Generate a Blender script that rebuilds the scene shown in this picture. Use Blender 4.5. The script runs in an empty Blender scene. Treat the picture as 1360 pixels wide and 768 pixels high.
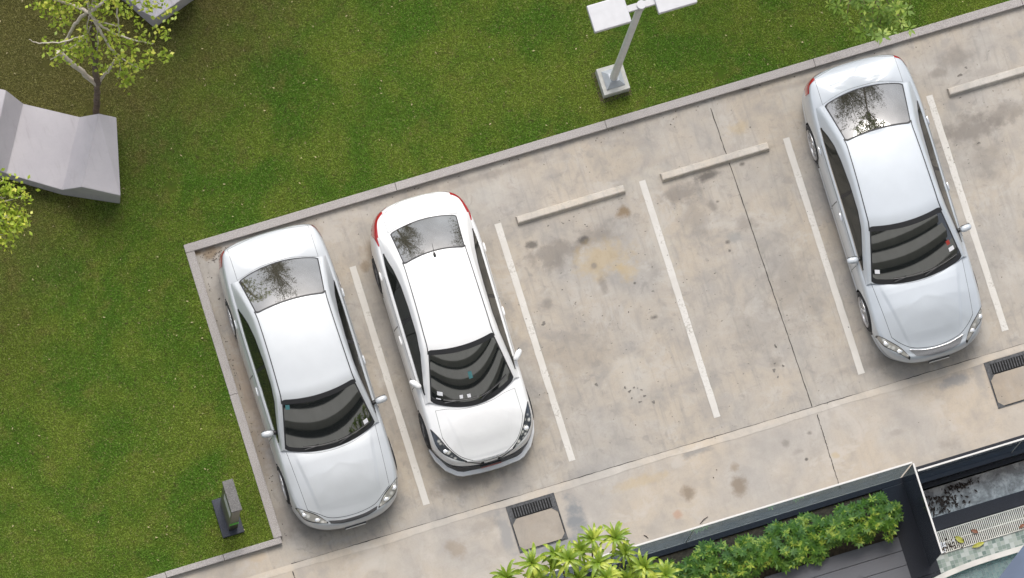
import bpy, bmesh, math, random
import numpy as np
from math import radians, sin, cos, pi, sqrt
from mathutils import Vector, Matrix
from mathutils.bvhtree import BVHTree

random.seed(7); rng = np.random.default_rng(7)
scene = bpy.context.scene
COL = scene.collection

# ------------------------------------------------------------------ camera (solved from the photograph: world metres, X along the bays, Y up the bays)
FPX = 9953.28
CAM = np.array([-10.33544, -13.81477, 115.88469])
rv = np.array([-0.15747727, 0.08588039, 0.29633076])
th = np.linalg.norm(rv); k_ = rv / th
K_ = np.array([[0, -k_[2], k_[1]], [k_[2], 0, -k_[0]], [-k_[1], k_[0], 0]])
RW = np.eye(3) + sin(th) * K_ + (1 - cos(th)) * K_ @ K_
cam = bpy.data.cameras.new('camera'); co = bpy.data.objects.new('camera', cam); COL.objects.link(co)
M4 = Matrix.Identity(4)
for i in range(3):
    for j in range(3): M4[i][j] = RW[j][i]
    M4[i][3] = CAM[i]
co.matrix_world = M4
cam.sensor_width = 36; cam.lens = FPX / 1360 * 36; cam.clip_end = 2000; cam.clip_start = 1
scene.camera = co

def at(px, py, z=0.0):
    d = RW.T @ np.array([(px - 680) / FPX, -(py - 384) / FPX, -1.0])
    return CAM + d * ((z - CAM[2]) / d[2])

# ------------------------------------------------------------------ materials
def lin(c): return c
class N:
    def __init__(s, mat):
        s.t = mat.node_tree; s.n = s.t.nodes; s.l = s.t.links
    def add(s, typ, **kw):
        nd = s.n.new(typ)
        for k, v in kw.items():
            if k == 'ins':
                for a, b in v.items():
                    if hasattr(b, 'is_output'): s.l.new(b, nd.inputs[a])
                    else: nd.inputs[a].default_value = b
            else: setattr(nd, k, v)
        return nd
    def math(s, op, a, b=0.0, c=0.0, clamp=False):
        nd = s.n.new('ShaderNodeMath'); nd.operation = op; nd.use_clamp = clamp
        for i, v in enumerate((a, b, c)):
            if hasattr(v, 'is_output'): s.l.new(v, nd.inputs[i])
            else: nd.inputs[i].default_value = v
        return nd.outputs[0]
    def mix(s, f, a, b, blend='MIX'):
        nd = s.n.new('ShaderNodeMix'); nd.data_type = 'RGBA'; nd.blend_type = blend; nd.clamp_factor = True
        for i, v in ((0, f), (6, a), (7, b)):
            if hasattr(v, 'is_output'): s.l.new(v, nd.inputs[i])
            else: nd.inputs[i].default_value = v if i == 0 else (*v, 1)
        return nd.outputs[2]
    def noise(s, vec, scale, detail=4, rough=.55, dist=0.0):
        nd = s.add('ShaderNodeTexNoise', ins={'Vector': vec, 'Scale': scale, 'Detail': detail, 'Roughness': rough, 'Distortion': dist})
        return nd.outputs[0]
    def ramp(s, v, a, b, lo=0.0, hi=1.0):
        nd = s.add('ShaderNodeMapRange', ins={0: v, 1: a, 2: b, 3: lo, 4: hi}); nd.interpolation_type = 'SMOOTHSTEP'
        return nd.outputs[0]
    def pos(s): return s.add('ShaderNodeNewGeometry').outputs['Position']
    def objc(s): return s.add('ShaderNodeTexCoord').outputs['Object']
    def bsdf(s): return s.n['Principled BSDF']
    def set(s, **kw):
        b = s.bsdf()
        for k, v in kw.items():
            key = k.replace('_', ' ')
            if hasattr(v, 'is_output'): s.l.new(v, b.inputs[key])
            else: b.inputs[key].default_value = (*v, 1) if isinstance(v, tuple) and len(v) == 3 else v
    def bump(s, h, strength=.3, dist=.01):
        nd = s.add('ShaderNodeBump', ins={'Height': h, 'Strength': strength, 'Distance': dist})
        s.l.new(nd.outputs[0], s.bsdf().inputs['Normal'])

MATS = {}
def new(name):
    m = bpy.data.materials.new(name); m.use_nodes = True; MATS[name] = m
    return m, N(m)
def simple(name, col, rough=.5, metal=0.0, var=0.0, scale=8, spec=.5, coat=0.0, ior=None):
    m, n = new(name)
    n.set(Base_Color=col, Roughness=rough, Metallic=metal, Specular_IOR_Level=spec, Coat_Weight=coat, Coat_Roughness=.04)
    if ior: n.set(IOR=ior)
    if var:
        v = n.noise(n.objc(), scale, 6)
        f = n.ramp(v, .3, .7)
        n.set(Base_Color=n.mix(f, tuple(c * (1 - var) for c in col), tuple(min(1, c * (1 + var)) for c in col)))
    return m

def concrete(name, base, stains=(), road=False):
    m, n = new(name)
    p = n.pos()
    big = n.noise(p, .55, 4, .6); med = n.noise(p, 2.6, 7, .62, .3); fine = n.noise(p, 38, 5, .7); sp = n.noise(p, 14, 3, .6)
    mp = n.add('ShaderNodeMapping', ins={'Vector': p, 'Scale': (9, .8, 1)}).outputs[0]
    streak = n.noise(mp, 1.6, 5, .6)
    mp2 = n.add('ShaderNodeMapping', ins={'Vector': p, 'Scale': (1.2, 5, 1), 'Rotation': (0, 0, .25)}).outputs[0]
    trowel = n.noise(mp2, 2.2, 5, .6, .6)
    dark = tuple(c * .72 for c in base); warm = (base[0] * 1.07, base[1] * .99, base[2] * .88); pale = tuple(min(1, c * 1.14) for c in base)
    c = n.mix(n.ramp(big, .35, .68), warm, tuple(x * .93 for x in base))
    c = n.mix(n.math('MULTIPLY', n.ramp(med, .48, .72), .75 if not road else .55), c, dark)
    c = n.mix(n.math('MULTIPLY', n.ramp(med, .5, .25), .6), c, pale)
    c = n.mix(n.math('MULTIPLY', n.ramp(streak, .5, .7), .5 if not road else .15), c, dark)
    c = n.mix(n.math('MULTIPLY', n.ramp(trowel, .55, .8), .3), c, pale)
    pat = n.noise(p, 5.5, 8, .68, .8)
    c = n.mix(n.math('MULTIPLY', n.ramp(pat, .54, .68), .5 if not road else .16), c, tuple(x * .62 for x in base))
    c = n.mix(n.math('MULTIPLY', n.ramp(fine, .45, .75), .3), c, tuple(x * .7 for x in base))
    c = n.mix(n.math('MULTIPLY', n.ramp(sp, .69, .75), .6 if not road else .3), c, (.10, .095, .09))
    blot = n.noise(p, 1.15, 9, .7, .5)
    c = n.mix(n.math('MULTIPLY', n.ramp(blot, .5, .64), .40 if not road else .26), c, (base[0] * .66, base[1] * .67, base[2] * .70))
    c = n.mix(n.math('MULTIPLY', n.ramp(blot, .46, .36), .5), c, pale)
    wob = n.noise(p, 4.5, 6, .65)
    for (px, py, rx, ry, st, col) in stains:
        w = at(px, py)
        v = n.add('ShaderNodeMapping', ins={'Vector': p, 'Location': (-w[0] / rx, -w[1] / ry, 0), 'Scale': (1 / rx, 1 / ry, 0)}).outputs[0]
        d = n.add('ShaderNodeVectorMath', operation='LENGTH', ins={0: v}).outputs['Value']
        d = n.math('ADD', d, n.math('MULTIPLY', n.math('SUBTRACT', wob, .5), 2.4))
        f = n.math('MULTIPLY', n.ramp(d, 1.15, .25), st)
        c = n.mix(f, c, col)
    n.set(Base_Color=c, Roughness=.88, Specular_IOR_Level=.25)
    h = n.math('ADD', n.math('MULTIPLY', fine, .5), med)
    n.bump(h, .22, .006)
    return m

GREY = (.20, .18, .16); DK = (.115, .105, .095); OCH = (.44, .33, .17); BRN = (.21, .15, .09); LT = (.48, .46, .42)
lot_stains = [
 (735, 335, .55, .26, .7, GREY), (790, 312, .45, .2, .55, GREY), (775, 318, .09, .08, .95, DK), (708, 326, .12, .08, .8, DK), (800, 345, .55, .32, .48, OCH), (832, 360, .2, .22, .5, OCH),
 (828, 281, .14, .1, .85, BRN), (745, 350, .14, .2, .5, GREY), (789, 353, .06, .06, .7, GREY), (802, 380, .08, .14, .55, GREY), (843, 376, .025, .025, .9, DK),
 (870, 421, .09, .05, .8, DK), (726, 405, .1, .12, .5, GREY), (760, 470, .8, .5, .3, GREY), (680, 530, .5, .9, .4, GREY),
 (905, 258, .4, .18, .7, GREY), (940, 234, .2, .1, .85, DK), (947, 276, .1, .12, .6, GREY), (925, 290, .35, .4, .4, GREY), (977, 316, .17, .12, .55, (.24, .24, .23)), (966, 322, .06, .05, .85, DK), (969, 333, .03, .03, .9, DK),
 (990, 298, .2, .18, .5, GREY), (953, 268, .04, .03, .8, DK), (1050, 380, .5, .8, .35, GREY), (1010, 440, .5, .5, .3, GREY), (1030, 480, .1, .1, .5, GREY), (985, 218, .06, .04, .8, DK),
 (1290, 172, .6, .28, .75, GREY), (1335, 150, .5, .2, .6, GREY), (1310, 215, .4, .4, .4, GREY), (1200, 470, 1.1, .18, .5, GREY), (1275, 445, .3, .3, .55, GREY), (1320, 100, .4, .2, .3, GREY), (1270, 75, .35, .2, .5, GREY), (1245, 98, .2, .1, .6, GREY),
 (560, 250, .9, .1, .3, GREY), (620, 640, .9, .16, .6, GREY), (450, 690, 1.2, .2, .5, GREY), (530, 560, .25, .9, .35, GREY), (330, 520, .16, 1.2, .4, (.27, .19, .13)), (340, 600, .2, .6, .35, BRN), (380, 690, .3, .3, .4, GREY),
 (280, 335, .2, .12, .75, BRN), (262, 336, .1, .06, .8, BRN), (505, 330, .35, .25, .45, BRN), (484, 355, .1, .1, .5, BRN), (1010, 200, .4, .05, .3, GREY), (640, 235, 1.4, .07, .35, GREY), (1100, 100, 1.2, .07, .5, GREY),
 (840, 500, .4, .5, .3, LT), (880, 330, .3, .6, .3, LT), (860, 240, .5, .25, .3, LT), (980, 170, .25, .12, .35, OCH), (650, 260, .4, .25, .3, LT), (1060, 130, .5, .3, .3, LT)]
road_stains = [(915, 655, .13, .14, .8, (.22, .175, .13)), (981, 641, .17, .22, .8, (.22, .175, .13)), (975, 622, .08, .1, .5, BRN), (925, 600, .28, .08, .7, (.22, .215, .205)), (1060, 600, .1, .06, .4, GREY), (1075, 575, .06, .05, .7, DK), (1044, 589, .08, .07, .6, GREY), (1071, 610, .03, .03, .9, DK),
 (764, 690, .16, .5, 1, (.22, .225, .23)), (735, 728, .55, .13, 1, (.24, .24, .24)), (672, 705, .14, .5, .9, (.29, .28, .27)), (650, 680, .3, .1, .6, (.27, .26, .25)), (1270, 505, .35, .12, .75, (.23, .23, .23)), (1300, 500, .1, .4, .5, (.25, .25, .25)), (1110, 605, .08, .06, .45, OCH), (900, 684, .1, .08, .5, (.4, .22, .14)),
 (605, 730, .2, .2, .4, BRN), (640, 700, .3, .14, .3, GREY), (500, 745, .4, .2, .3, LT), (1260, 590, .2, .12, .4, GREY), (1190, 575, .12, .06, .3, GREY), (850, 640, .6, .1, .35, OCH), (345, 740, .2, .1, .6, (.42, .30, .17)), (352, 735, .3, .15, .35, LT)]
M = {}
M['lot'] = concrete('parking_concrete', (.395, .371, .340), lot_stains)
M['road'] = concrete('road_concrete', (.428, .395, .356), road_stains, True)
M['stop'] = concrete('wheel_stop_concrete', (.52, .49, .45))
M['slab'] = concrete('drain_slab_concrete', (.35, .315, .275), (), True)
M['strip'] = concrete('strip_concrete', (.50, .465, .42), (), True)

DRIPS = [(792, 511, .05, .04, .8, DK), (799, 526, .07, .09, .7, GREY), (830, 515, .03, .03, .9, DK), (836, 520, .045, .03, .9, DK), (842, 515, .025, .03, .9, DK), (852, 518, .03, .025, .9, DK), (856, 526, .035, .03, .85, DK), (850, 534, .04, .03, .8, DK), (839, 529, .025, .025, .9, DK), (868, 534, .05, .035, .5, GREY), (1030, 460, .03, .05, .8, DK), (1029, 483, .025, .025, .85, DK), (1028, 492, .05, .04, .7, DK), (1033, 501, .03, .025, .85, DK), (1027, 514, .08, .04, .7, GREY), (1040, 486, .03, .03, .7, DK), (728, 300, .025, .025, .9, DK), (756, 293, .02, .02, .9, DK), (748, 297, .025, .02, .9, DK), (762, 288, .02, .02, .9, DK), (722, 430, .06, .05, .5, GREY), (1345, 180, .08, .05, .6, DK), (1300, 190, .04, .03, .8, DK), (1283, 90, .04, .03, .7, DK), (1275, 100, .06, .04, .6, DK)]
def kerb_mat():
    m, n = new('kerb_stone'); p = n.pos()
    f = n.noise(p, 90, 3, .7); g = n.noise(p, 3, 5)
    c = n.mix(n.ramp(f, .4, .65), (.27, .25, .24), (.47, .44, .42)); c = n.mix(n.math('MULTIPLY', n.ramp(g, .5, .8), .5), c, (.25, .23, .215))
    n.set(Base_Color=c, Roughness=.9, Specular_IOR_Level=.2); n.bump(f, .3, .004); return m
M['kerb'] = kerb_mat()
def paint_mat():
    m, n = new('line_paint'); p = n.pos()
    f = n.noise(p, 26, 7, .75); g = n.noise(p, 3, 4)
    s = n.math('ADD', n.math('MULTIPLY', f, .6), n.math('MULTIPLY', g, .4))
    c = n.mix(n.ramp(g, .3, .7), (.54, .515, .475), (.60, .58, .545)); c = n.mix(n.math('MULTIPLY', n.ramp(s, .54, .62), .75), c, (.36, .33, .29))
    n.set(Base_Color=c, Roughness=.75); return m
M['paint_line'] = paint_mat()
def lawn_col(n):
    p = n.pos()
    a = n.noise(p, .8, 4, .6, .4); b = n.noise(p, 3.2, 5, .62); c_ = n.noise(p, 16, 4, .6)
    col = n.mix(n.ramp(a, .36, .64), (.098, .200, .020), (.182, .252, .034))
    col = n.mix(n.math('MULTIPLY', n.ramp(b, .52, .72), .55), col, (.22, .235, .05))
    # dry thatch toward the shaded north-west corner (worn grass under the trees)
    sx = n.add('ShaderNodeSeparateXYZ', ins={0: p})
    x, y = sx.outputs[0], sx.outputs[1]
    d = n.math('ADD', n.math('MULTIPLY', x, -.55), y)          # high in the corner
    dry = n.ramp(n.math('ADD', d, n.math('MULTIPLY', n.math('SUBTRACT', b, .5), 3.2)), 6.6, 9.8)
    col = n.mix(n.math('MULTIPLY', dry, .82), col, (.165, .140, .050))
    return col, p, x, y, b, c_
def grass_base():
    m, n = new('lawn_soil'); col, p, x, y, b, c_ = lawn_col(n)
    col = n.mix(n.ramp(c_, .5, .75), tuple_mul(n, col, .45), (.05, .045, .02))
    n.set(Base_Color=col, Roughness=.95, Specular_IOR_Level=.1); n.bump(n.noise(p, 70, 4, .7), .7, .02); return m
def tuple_mul(n, c, k):
    return n.mix(1.0, c, (k, k, k), 'MULTIPLY')
M['soil'] = grass_base()
def blade_mat():
    m, n = new('grass_blades'); col, p, x, y, b, c_ = lawn_col(n)
    g = n.add('ShaderNodeNewGeometry'); r = g.outputs['Random Per Island']
    col = n.mix(n.ramp(r, .0, 1.0), tuple_mul(n, col, .75), tuple_mul(n, col, 1.3))
    col = n.mix(n.math('MULTIPLY', n.ramp(r, .93, .95), .8), col, (.30, .27, .12))
    n.set(Base_Color=col, Roughness=.6, Specular_IOR_Level=.25); return m
M['blade'] = blade_mat()

def car_paint(name, col, metal, rough, flake=True):
    m, n = new(name)
    v = n.noise(n.objc(), 2.5, 3)
    c = n.mix(n.ramp(v, .3, .7), tuple(x * .97 for x in col), tuple(min(1, x * 1.02) for x in col))
    n.set(Base_Color=c, Metallic=metal, Roughness=rough, Coat_Weight=1.0, Coat_Roughness=.06, Coat_IOR=1.5); return m
M['silver'] = car_paint('silver_paint', (.50, .52, .535), .2, .48)
M['silver_pale'] = car_paint('pale_silver_paint', (.49, .525, .56), .2, .48)
M['white'] = car_paint('white_paint', (.76, .76, .755), 0, .45)
M['gap'] = simple('panel_gap', (.02, .02, .02), .8)
M['trim'] = simple('black_trim', (.018, .018, .02), .45)
M['rubber'] = simple('tyre_rubber', (.025, .025, .026), .8, var=.3)
M['well'] = simple('wheel_well', (.012, .012, .012), .95)
M['alloy'] = simple('alloy', (.62, .62, .63), .3, .85)
M['alloy_dark'] = simple('dark_alloy', (.10, .10, .105), .4, .6)
M['chrome'] = simple('chrome', (.78, .78, .78), .14, 1.0)
M['glass'] = simple('windscreen_glass', (.012, .014, .014),   .03, spec=.5, ior=2.45)
M['glass_rear'] = simple('rear_window_glass', (.055, .052, .040), .03, spec=.5, ior=2.7)
M['glass_side'] = simple('side_window_glass', (.016, .018, .015), .05, spec=.5, ior=1.6)
M['red'] = simple('tail_lens', (.36, .012, .016), .15, spec=.6, coat=.6)
M['plate_white'] = simple('plate_white', (.62, .62, .60), .5)
M['plate_red'] = simple('plate_red', (.30, .03, .02), .5)
M['paper'] = simple('paper', (.72, .72, .74), .7)
M['tealbit'] = simple('teal_plastic', (.05, .16, .17), .5)
def lamp_mat(nm='headlight_lens', sc=11, dk=(.36, .35, .32)):
    m, n = new(nm); p = n.objc()
    v = n.add('ShaderNodeTexVoronoi', ins={'Vector': p, 'Scale': sc}).outputs['Distance']
    c = n.mix(n.ramp(v, .1, .55), (.88, .87, .82), dk)
    n.set(Base_Color=c, Metallic=.35, Roughness=.16, Coat_Weight=1.0, Coat_Roughness=.02); return m
M['headlight'] = lamp_mat(); M['headlight_dark'] = lamp_mat('dark_headlight_lens', 13, (.05, .058, .07))
M['bulb'] = simple('lamp_reflector', (.85, .85, .83), .12, .8)
def grille_mat(nm='grille_mesh', a=(.03, .03, .032), b_=(.12, .12, .123)):
    m, n = new(nm); p = n.objc()
    w = n.add('ShaderNodeTexWave', ins={'Vector': p, 'Scale': 22}); w.bands_direction = 'Y'
    c = n.mix(n.ramp(w.outputs[0], .3, .7), a, b_)
    n.set(Base_Color=c, Metallic=.4, Roughness=.35); return m
M['grille'] = grille_mat(); M['grille_pale'] = grille_mat('pale_grille_mesh', (.10, .10, .105), (.40, .40, .41))
M['lampwhite'] = simple('white_lamp_metal', (.50, .50, .515), .45, var=.04)
M['polewhite'] = simple('pole_paint', (.62, .615, .60), .45, var=.06)
M['galv'] = simple('galvanised_plate', (.42, .45, .48), .5, .3, var=.1)
def bench_mat():
    m, n = new('bench_concrete'); p = n.pos()
    a = n.noise(p, 2, 6, .6); b = n.noise(p, 30, 4, .6); st = n.noise(n.add('ShaderNodeMapping', ins={'Vector': p, 'Scale': (6, 1, 1), 'Rotation': (0, 0, .25)}).outputs[0], 2.2, 7, .65)
    c = n.mix(n.ramp(a, .3, .7), (.395, .375, .395), (.435, .415, .43)); c = n.mix(n.math('MULTIPLY', n.ramp(b, .5, .8), .25), c, (.32, .30, .31)); c = n.mix(n.math('MULTIPLY', n.ramp(st, .52, .75), .4), c, (.27, .25, .25))
    n.set(Base_Color=c, Roughness=.8, Specular_IOR_Level=.3); n.bump(b, .1, .003); return m
M['bench'] = bench_mat()
M['concpad'] = simple('pad_concrete', (.42, .42, .39), .85, var=.12)
M['granite'] = None
def granite(name, col, rough, scale=120, amt=.5, spec=.25):
    m, n = new(name); p = n.pos()
    f = n.noise(p, scale, 3, .7); g = n.noise(p, 2.3, 6, .6)
    c = n.mix(n.ramp(f, .35, .7), tuple(x * (1 - amt) for x in col), tuple(x * (1 + amt) for x in col)); c = n.mix(n.math('MULTIPLY', n.ramp(g, .55, .85), .5), c, tuple(x * 1.8 + .004 for x in col))
    n.set(Base_Color=c, Roughness=rough, Specular_IOR_Level=spec); return m
M['granite'] = granite('dark_granite', (.016, .018, .025), .3)
M['granite_rough'] = granite('grey_stone', (.15, .145, .14), .75, 70, .35)
M['bol_base'] = granite('bollard_granite', (.045, .05, .065), .5)
def panel_mat():
    m, n = new('tinted_glass_panel')
    t = n.add('ShaderNodeBsdfTransparent', ins={'Color': (.62, .71, .78, 1)}); g = n.add('ShaderNodeBsdfGlossy', ins={'Roughness': .02, 'Color': (.9, .95, .97, 1)})
    fr = n.add('ShaderNodeFresnel', ins={'IOR': 1.38}); bf = n.add('ShaderNodeNewGeometry').outputs['Backfacing']; mx = n.add('ShaderNodeMixShader', ins={0: n.math('MULTIPLY', fr.outputs[0], n.math('SUBTRACT', 1.0, bf))})
    n.l.new(t.outputs[0], mx.inputs[1]); n.l.new(g.outputs[0], mx.inputs[2]); n.l.new(mx.outputs[0], n.n['Material Output'].inputs[0])
    n.n.remove(n.bsdf()); return m
M['panel'] = panel_mat()
M['panel_dark'] = simple('dark_glass_panel', (.035, .04, .05), .12)
M['rail'] = simple('white_rail', (.60, .59, .57), .5)
def deck_mat():
    m, n = new('deck_board'); p = n.pos()
    mp = n.add('ShaderNodeMapping', ins={'Vector': p, 'Scale': (1.5, 30, 1)}).outputs[0]
    f = n.noise(mp, 3, 4); g = n.noise(p, 2.2, 5)
    c = n.mix(f, (.12, .12, .13), (.16, .16, .172)); c = n.mix(n.math('MULTIPLY', n.ramp(g, .58, .75), .5), c, (.02, .02, .022))
    n.set(Base_Color=c, Roughness=.7, Specular_IOR_Level=.2); return m
M['deck'] = deck_mat()
def trough_mat():
    m, n = new('trough_concrete'); p = n.pos()
    f = n.noise(p, 5, 7, .65, .5); g = n.noise(p, 30, 4)
    c = n.mix(n.ramp(f, .4, .62), (.30, .285, .27), (.60, .58, .55)); c = n.mix(n.math('MULTIPLY', n.ramp(g, .5, .7), .4), c, (.06, .055, .05))
    n.set(Base_Color=c, Roughness=.8); return m
M['trough'] = trough_mat()
M['trough_wall'] = simple('trough_render', (.48, .46, .44), .8, var=.12, scale=3)
M['grating'] = simple('cream_plastic', (.68, .64, .56), .55, var=.08)
M['iron'] = simple('cast_iron', (.06, .062, .066), .55, .3, var=.4, scale=30)
M['joint'] = simple('joint_filler', (.06, .055, .05), .9, var=.5, scale=9)
M['oil'] = simple('dried_oil', (.165, .15, .135), .85, var=.3, scale=9)
M['void'] = simple('drain_void', (.006, .006, .006), .9)
def mosaic(name, cols, size):
    m, n = new(name); p = n.pos()
    rt = n.add('ShaderNodeMapping', ins={'Vector': p, 'Scale': (1 / size, 1 / size, 1 / size)}).outputs[0]
    fl = n.add('ShaderNodeVectorMath', operation='FLOOR', ins={0: rt}).outputs[0]
    wn = n.add('ShaderNodeTexWhiteNoise', ins={0: fl}).outputs['Value']
    cr = n.add('ShaderNodeValToRGB', ins={0: wn}); e = cr.color_ramp; e.interpolation = 'CONSTANT'
    e.elements[0].position = 0; e.elements[0].color = (*cols[0], 1); e.elements[1].position = 1 / len(cols); e.elements[1].color = (*cols[1], 1)
    for i in range(2, len(cols)):
        q = e.elements.new(i / len(cols)); q.color = (*cols[i], 1)
    fr = n.add('ShaderNodeVectorMath', operation='FRACTION', ins={0: rt}).outputs[0]
    s = n.add('ShaderNodeSeparateXYZ', ins={0: fr})
    gx = n.math('LESS_THAN', s.outputs[0], .07); gy = n.math('LESS_THAN', s.outputs[1], .07)
    c = n.mix(n.math('MAXIMUM', gx, gy), cr.outputs[0], (.38, .40, .38))
    n.set(Base_Color=c, Roughness=.2); return m
M['mosaic'] = mosaic('pool_mosaic', [(.20, .25, .21), (.34, .37, .32), (.14, .19, .16), (.44, .46, .42), (.27, .32, .27)], .066)
M['mosaic_pool'] = mosaic('pool_floor_mosaic', [(.10, .26, .25), (.18, .36, .34), (.06, .18, .18), (.26, .42, .38)], .055)
def water_mat():
    m, n = new('pool_water'); p = n.pos()
    n.set(Base_Color=(.75, .93, .92), Roughness=.0, IOR=1.33, Transmission_Weight=.85)
    n.bump(n.noise(p, 5, 3, .5, .5), .5, .03); return m
M['water'] = water_mat()
M['coping'] = simple('coping_stone', (.60, .57, .52), .5, var=.1, scale=4)
M['canopy'] = simple('blue_grey_metal', (.085, .115, .175), .45, .2, var=.1, scale=2)
def leaf_mat(name, a, b, c, rough=.45, trans=True):
    m, n = new(name); g = n.add('ShaderNodeNewGeometry'); r = g.outputs['Random Per Island']
    q = n.noise(n.pos(), 5.5, 3, .6)
    col = n.mix(n.math('ADD', n.math('MULTIPLY', r, .55), n.ramp(q, .4, .7, 0, .6)), a, b); col = n.mix(n.ramp(n.math('ADD', q, n.math('MULTIPLY', r, .2)), .66, .74), col, c)
    n.set(Base_Color=col, Roughness=rough)
    tr = n.add('ShaderNodeBsdfTranslucent', ins={'Color': col}); mx = n.add('ShaderNodeMixShader', ins={0: .28})
    n.l.new(n.bsdf().outputs[0], mx.inputs[1]); n.l.new(tr.outputs[0], mx.inputs[2])
    n.l.new(mx.outputs[0], n.n['Material Output'].inputs[0]); return m
M['leaf_lime'] = leaf_mat('lime_leaves', (.24, .36, .03), (.50, .58, .06), (.70, .70, .12))
M['leaf_mid'] = leaf_mat('fresh_leaves', (.12, .22, .025), (.26, .38, .05), (.40, .50, .09))
M['leaf_dark'] = leaf_mat('dark_leaves', (.014, .026, .008), (.03, .05, .014), (.045, .07, .02))
M['leaf_hedge'] = leaf_mat('hedge_leaves', (.055, .145, .014), (.19, .34, .03), (.46, .55, .07), .5)
M['leaf_rosette'] = leaf_mat('rosette_leaves', (.15, .26, .022), (.33, .43, .04), (.50, .57, .08), .4)
M['bark_pale'] = simple('pale_bark', (.56, .50, .42), .85, var=.2, scale=14)
M['bark'] = simple('brown_bark', (.13, .095, .07), .9, var=.35, scale=12)
M['stem_brown'] = simple('brown_stem', (.16, .12, .07), .8, var=.3)
M['litter'] = simple('dead_leaf', (.045, .028, .02), .8, var=.4, scale=10)
M['straw'] = simple('straw', (.42, .36, .20), .8, var=.3)
M['leaf_yellow'] = simple('yellow_leaf', (.42, .40, .05), .5, var=.25, scale=12)
M['leaf_brown'] = simple('brown_leaf', (.26, .10, .05), .6, var=.3, scale=12)
M['turf'] = simple('artificial_turf', (.03, .12, .02), .9, var=.3, scale=40)
M['terrace'] = simple('terrace_paving', (.22, .21, .20), .7, var=.15, scale=1)
M['twr_slab'] = simple('tower_render', (.50, .50, .475), .7, var=.06, scale=.5)
M['twr_glass'] = simple('tower_glass', (.015, .018, .02), .15, ior=1.5)
M['earth'] = simple('earth', (.12, .10, .07), .95, var=.2, scale=.3)
M['dirt'] = simple('bare_soil', (.075, .055, .035), .95, var=.35, scale=20)
M['sign_green'] = simple('green_mark', (.06, .42, .03), .5)
M['brown_panel'] = simple('bollard_panel', (.085, .075, .07), .35, var=.2, scale=14)

# ------------------------------------------------------------------ mesh helpers
def obj(name, verts, faces, mat, parent=None, smooth=False, sharp=None):
    me = bpy.data.meshes.new(name)
    me.from_pydata([tuple(map(float, v)) for v in verts], [], [tuple(int(i) for i in f) for f in faces]); me.update()
    for m in (mat if isinstance(mat, (list, tuple)) else [mat]): me.materials.append(m)
    o = bpy.data.objects.new(name, me); COL.objects.link(o)
    if smooth:
        me.polygons.foreach_set('use_smooth', np.ones(len(me.polygons), bool))
        if sharp: me.set_sharp_from_angle(angle=radians(sharp))
    if parent: o.parent = parent
    return o
def empty(name, loc, rz=0):
    o = bpy.data.objects.new(name, None); COL.objects.link(o); o.location = tuple(map(float, loc)); o.rotation_euler = (0, 0, rz); o.empty_display_size = .2; return o
def tag(o, label, cat, group=None):
    o['label'] = label; o['category'] = cat
    if group: o['group'] = group
    return o
def struct(o): o['kind'] = 'structure'; return o
class MB:
    def __init__(s): s.v = []; s.f = []
    def add(s, v, f):
        b = len(s.v); s.v += [tuple(map(float, q)) for q in v]; s.f += [tuple(int(i) + b for i in q) for q in f]
    def box(s, a, b, bevel=0.0):
        x0, y0, z0 = a; x1, y1, z1 = b
        if bevel <= 0:
            s.add([(x0, y0, z0), (x1, y0, z0), (x1, y1, z0), (x0, y1, z0), (x0, y0, z1), (x1, y0, z1), (x1, y1, z1), (x0, y1, z1)],
                  [(3, 2, 1, 0), (4, 5, 6, 7), (0, 1, 5, 4), (1, 2, 6, 5), (2, 3, 7, 6), (3, 0, 4, 7)])
        else:
            bm = bmesh.new(); bmesh.ops.create_cube(bm, size=1)
            for v in bm.verts: v.co = Vector(((x0 + x1) / 2 + v.co.x * (x1 - x0), (y0 + y1) / 2 + v.co.y * (y1 - y0), (z0 + z1) / 2 + v.co.z * (z1 - z0)))
            bmesh.ops.bevel(bm, geom=bm.edges[:], offset=bevel, segments=2, affect='EDGES', profile=.6)
            s.bm(bm)
    def bm(s, bm, mat=None):
        bm.verts.index_update()
        s.add([(mat @ v.co) if mat else v.co for v in bm.verts], [[v.index for v in f.verts] for f in bm.faces]); bm.free()
    def tube(s, pts, rad, n=8, cap=True):
        pts = [np.array(p, float) for p in pts]
        if not hasattr(rad, '__len__'): rad = [rad] * len(pts)
        rings = []; up = np.array([.13, .31, .94])
        for i, p in enumerate(pts):
            t = pts[min(i + 1, len(pts) - 1)] - pts[max(i - 1, 0)]; t /= np.linalg.norm(t) + 1e-9
            a = np.cross(t, up); 
            if np.linalg.norm(a) < .05: a = np.cross(t, [1, 0, 0])
            a /= np.linalg.norm(a); b = np.cross(t, a)
            rings.append([p + rad[i] * (a * cos(2 * pi * k / n) + b * sin(2 * pi * k / n)) for k in range(n)])
        v = [q for r in rings for q in r]; f = []
        for i in range(len(rings) - 1):
            for k in range(n): f.append((i * n + k, i * n + (k + 1) % n, (i + 1) * n + (k + 1) % n, (i + 1) * n + k))
        if cap: f.append(tuple(range(n))[::-1]); f.append(tuple((len(rings) - 1) * n + k for k in range(n)))
        s.add(v, f)
    def prism(s, poly, z0, z1):
        n = len(poly); v = [(x, y, z0) for x, y in poly] + [(x, y, z1) for x, y in poly]
        s.add(v, [tuple(range(n))[::-1], tuple(range(n, 2 * n))] + [(i, (i + 1) % n, n + (i + 1) % n, n + i) for i in range(n)])
    def build(s, name, mat, parent=None, smooth=False, sharp=None): return obj(name, s.v, s.f, mat, parent, smooth, sharp)
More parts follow.
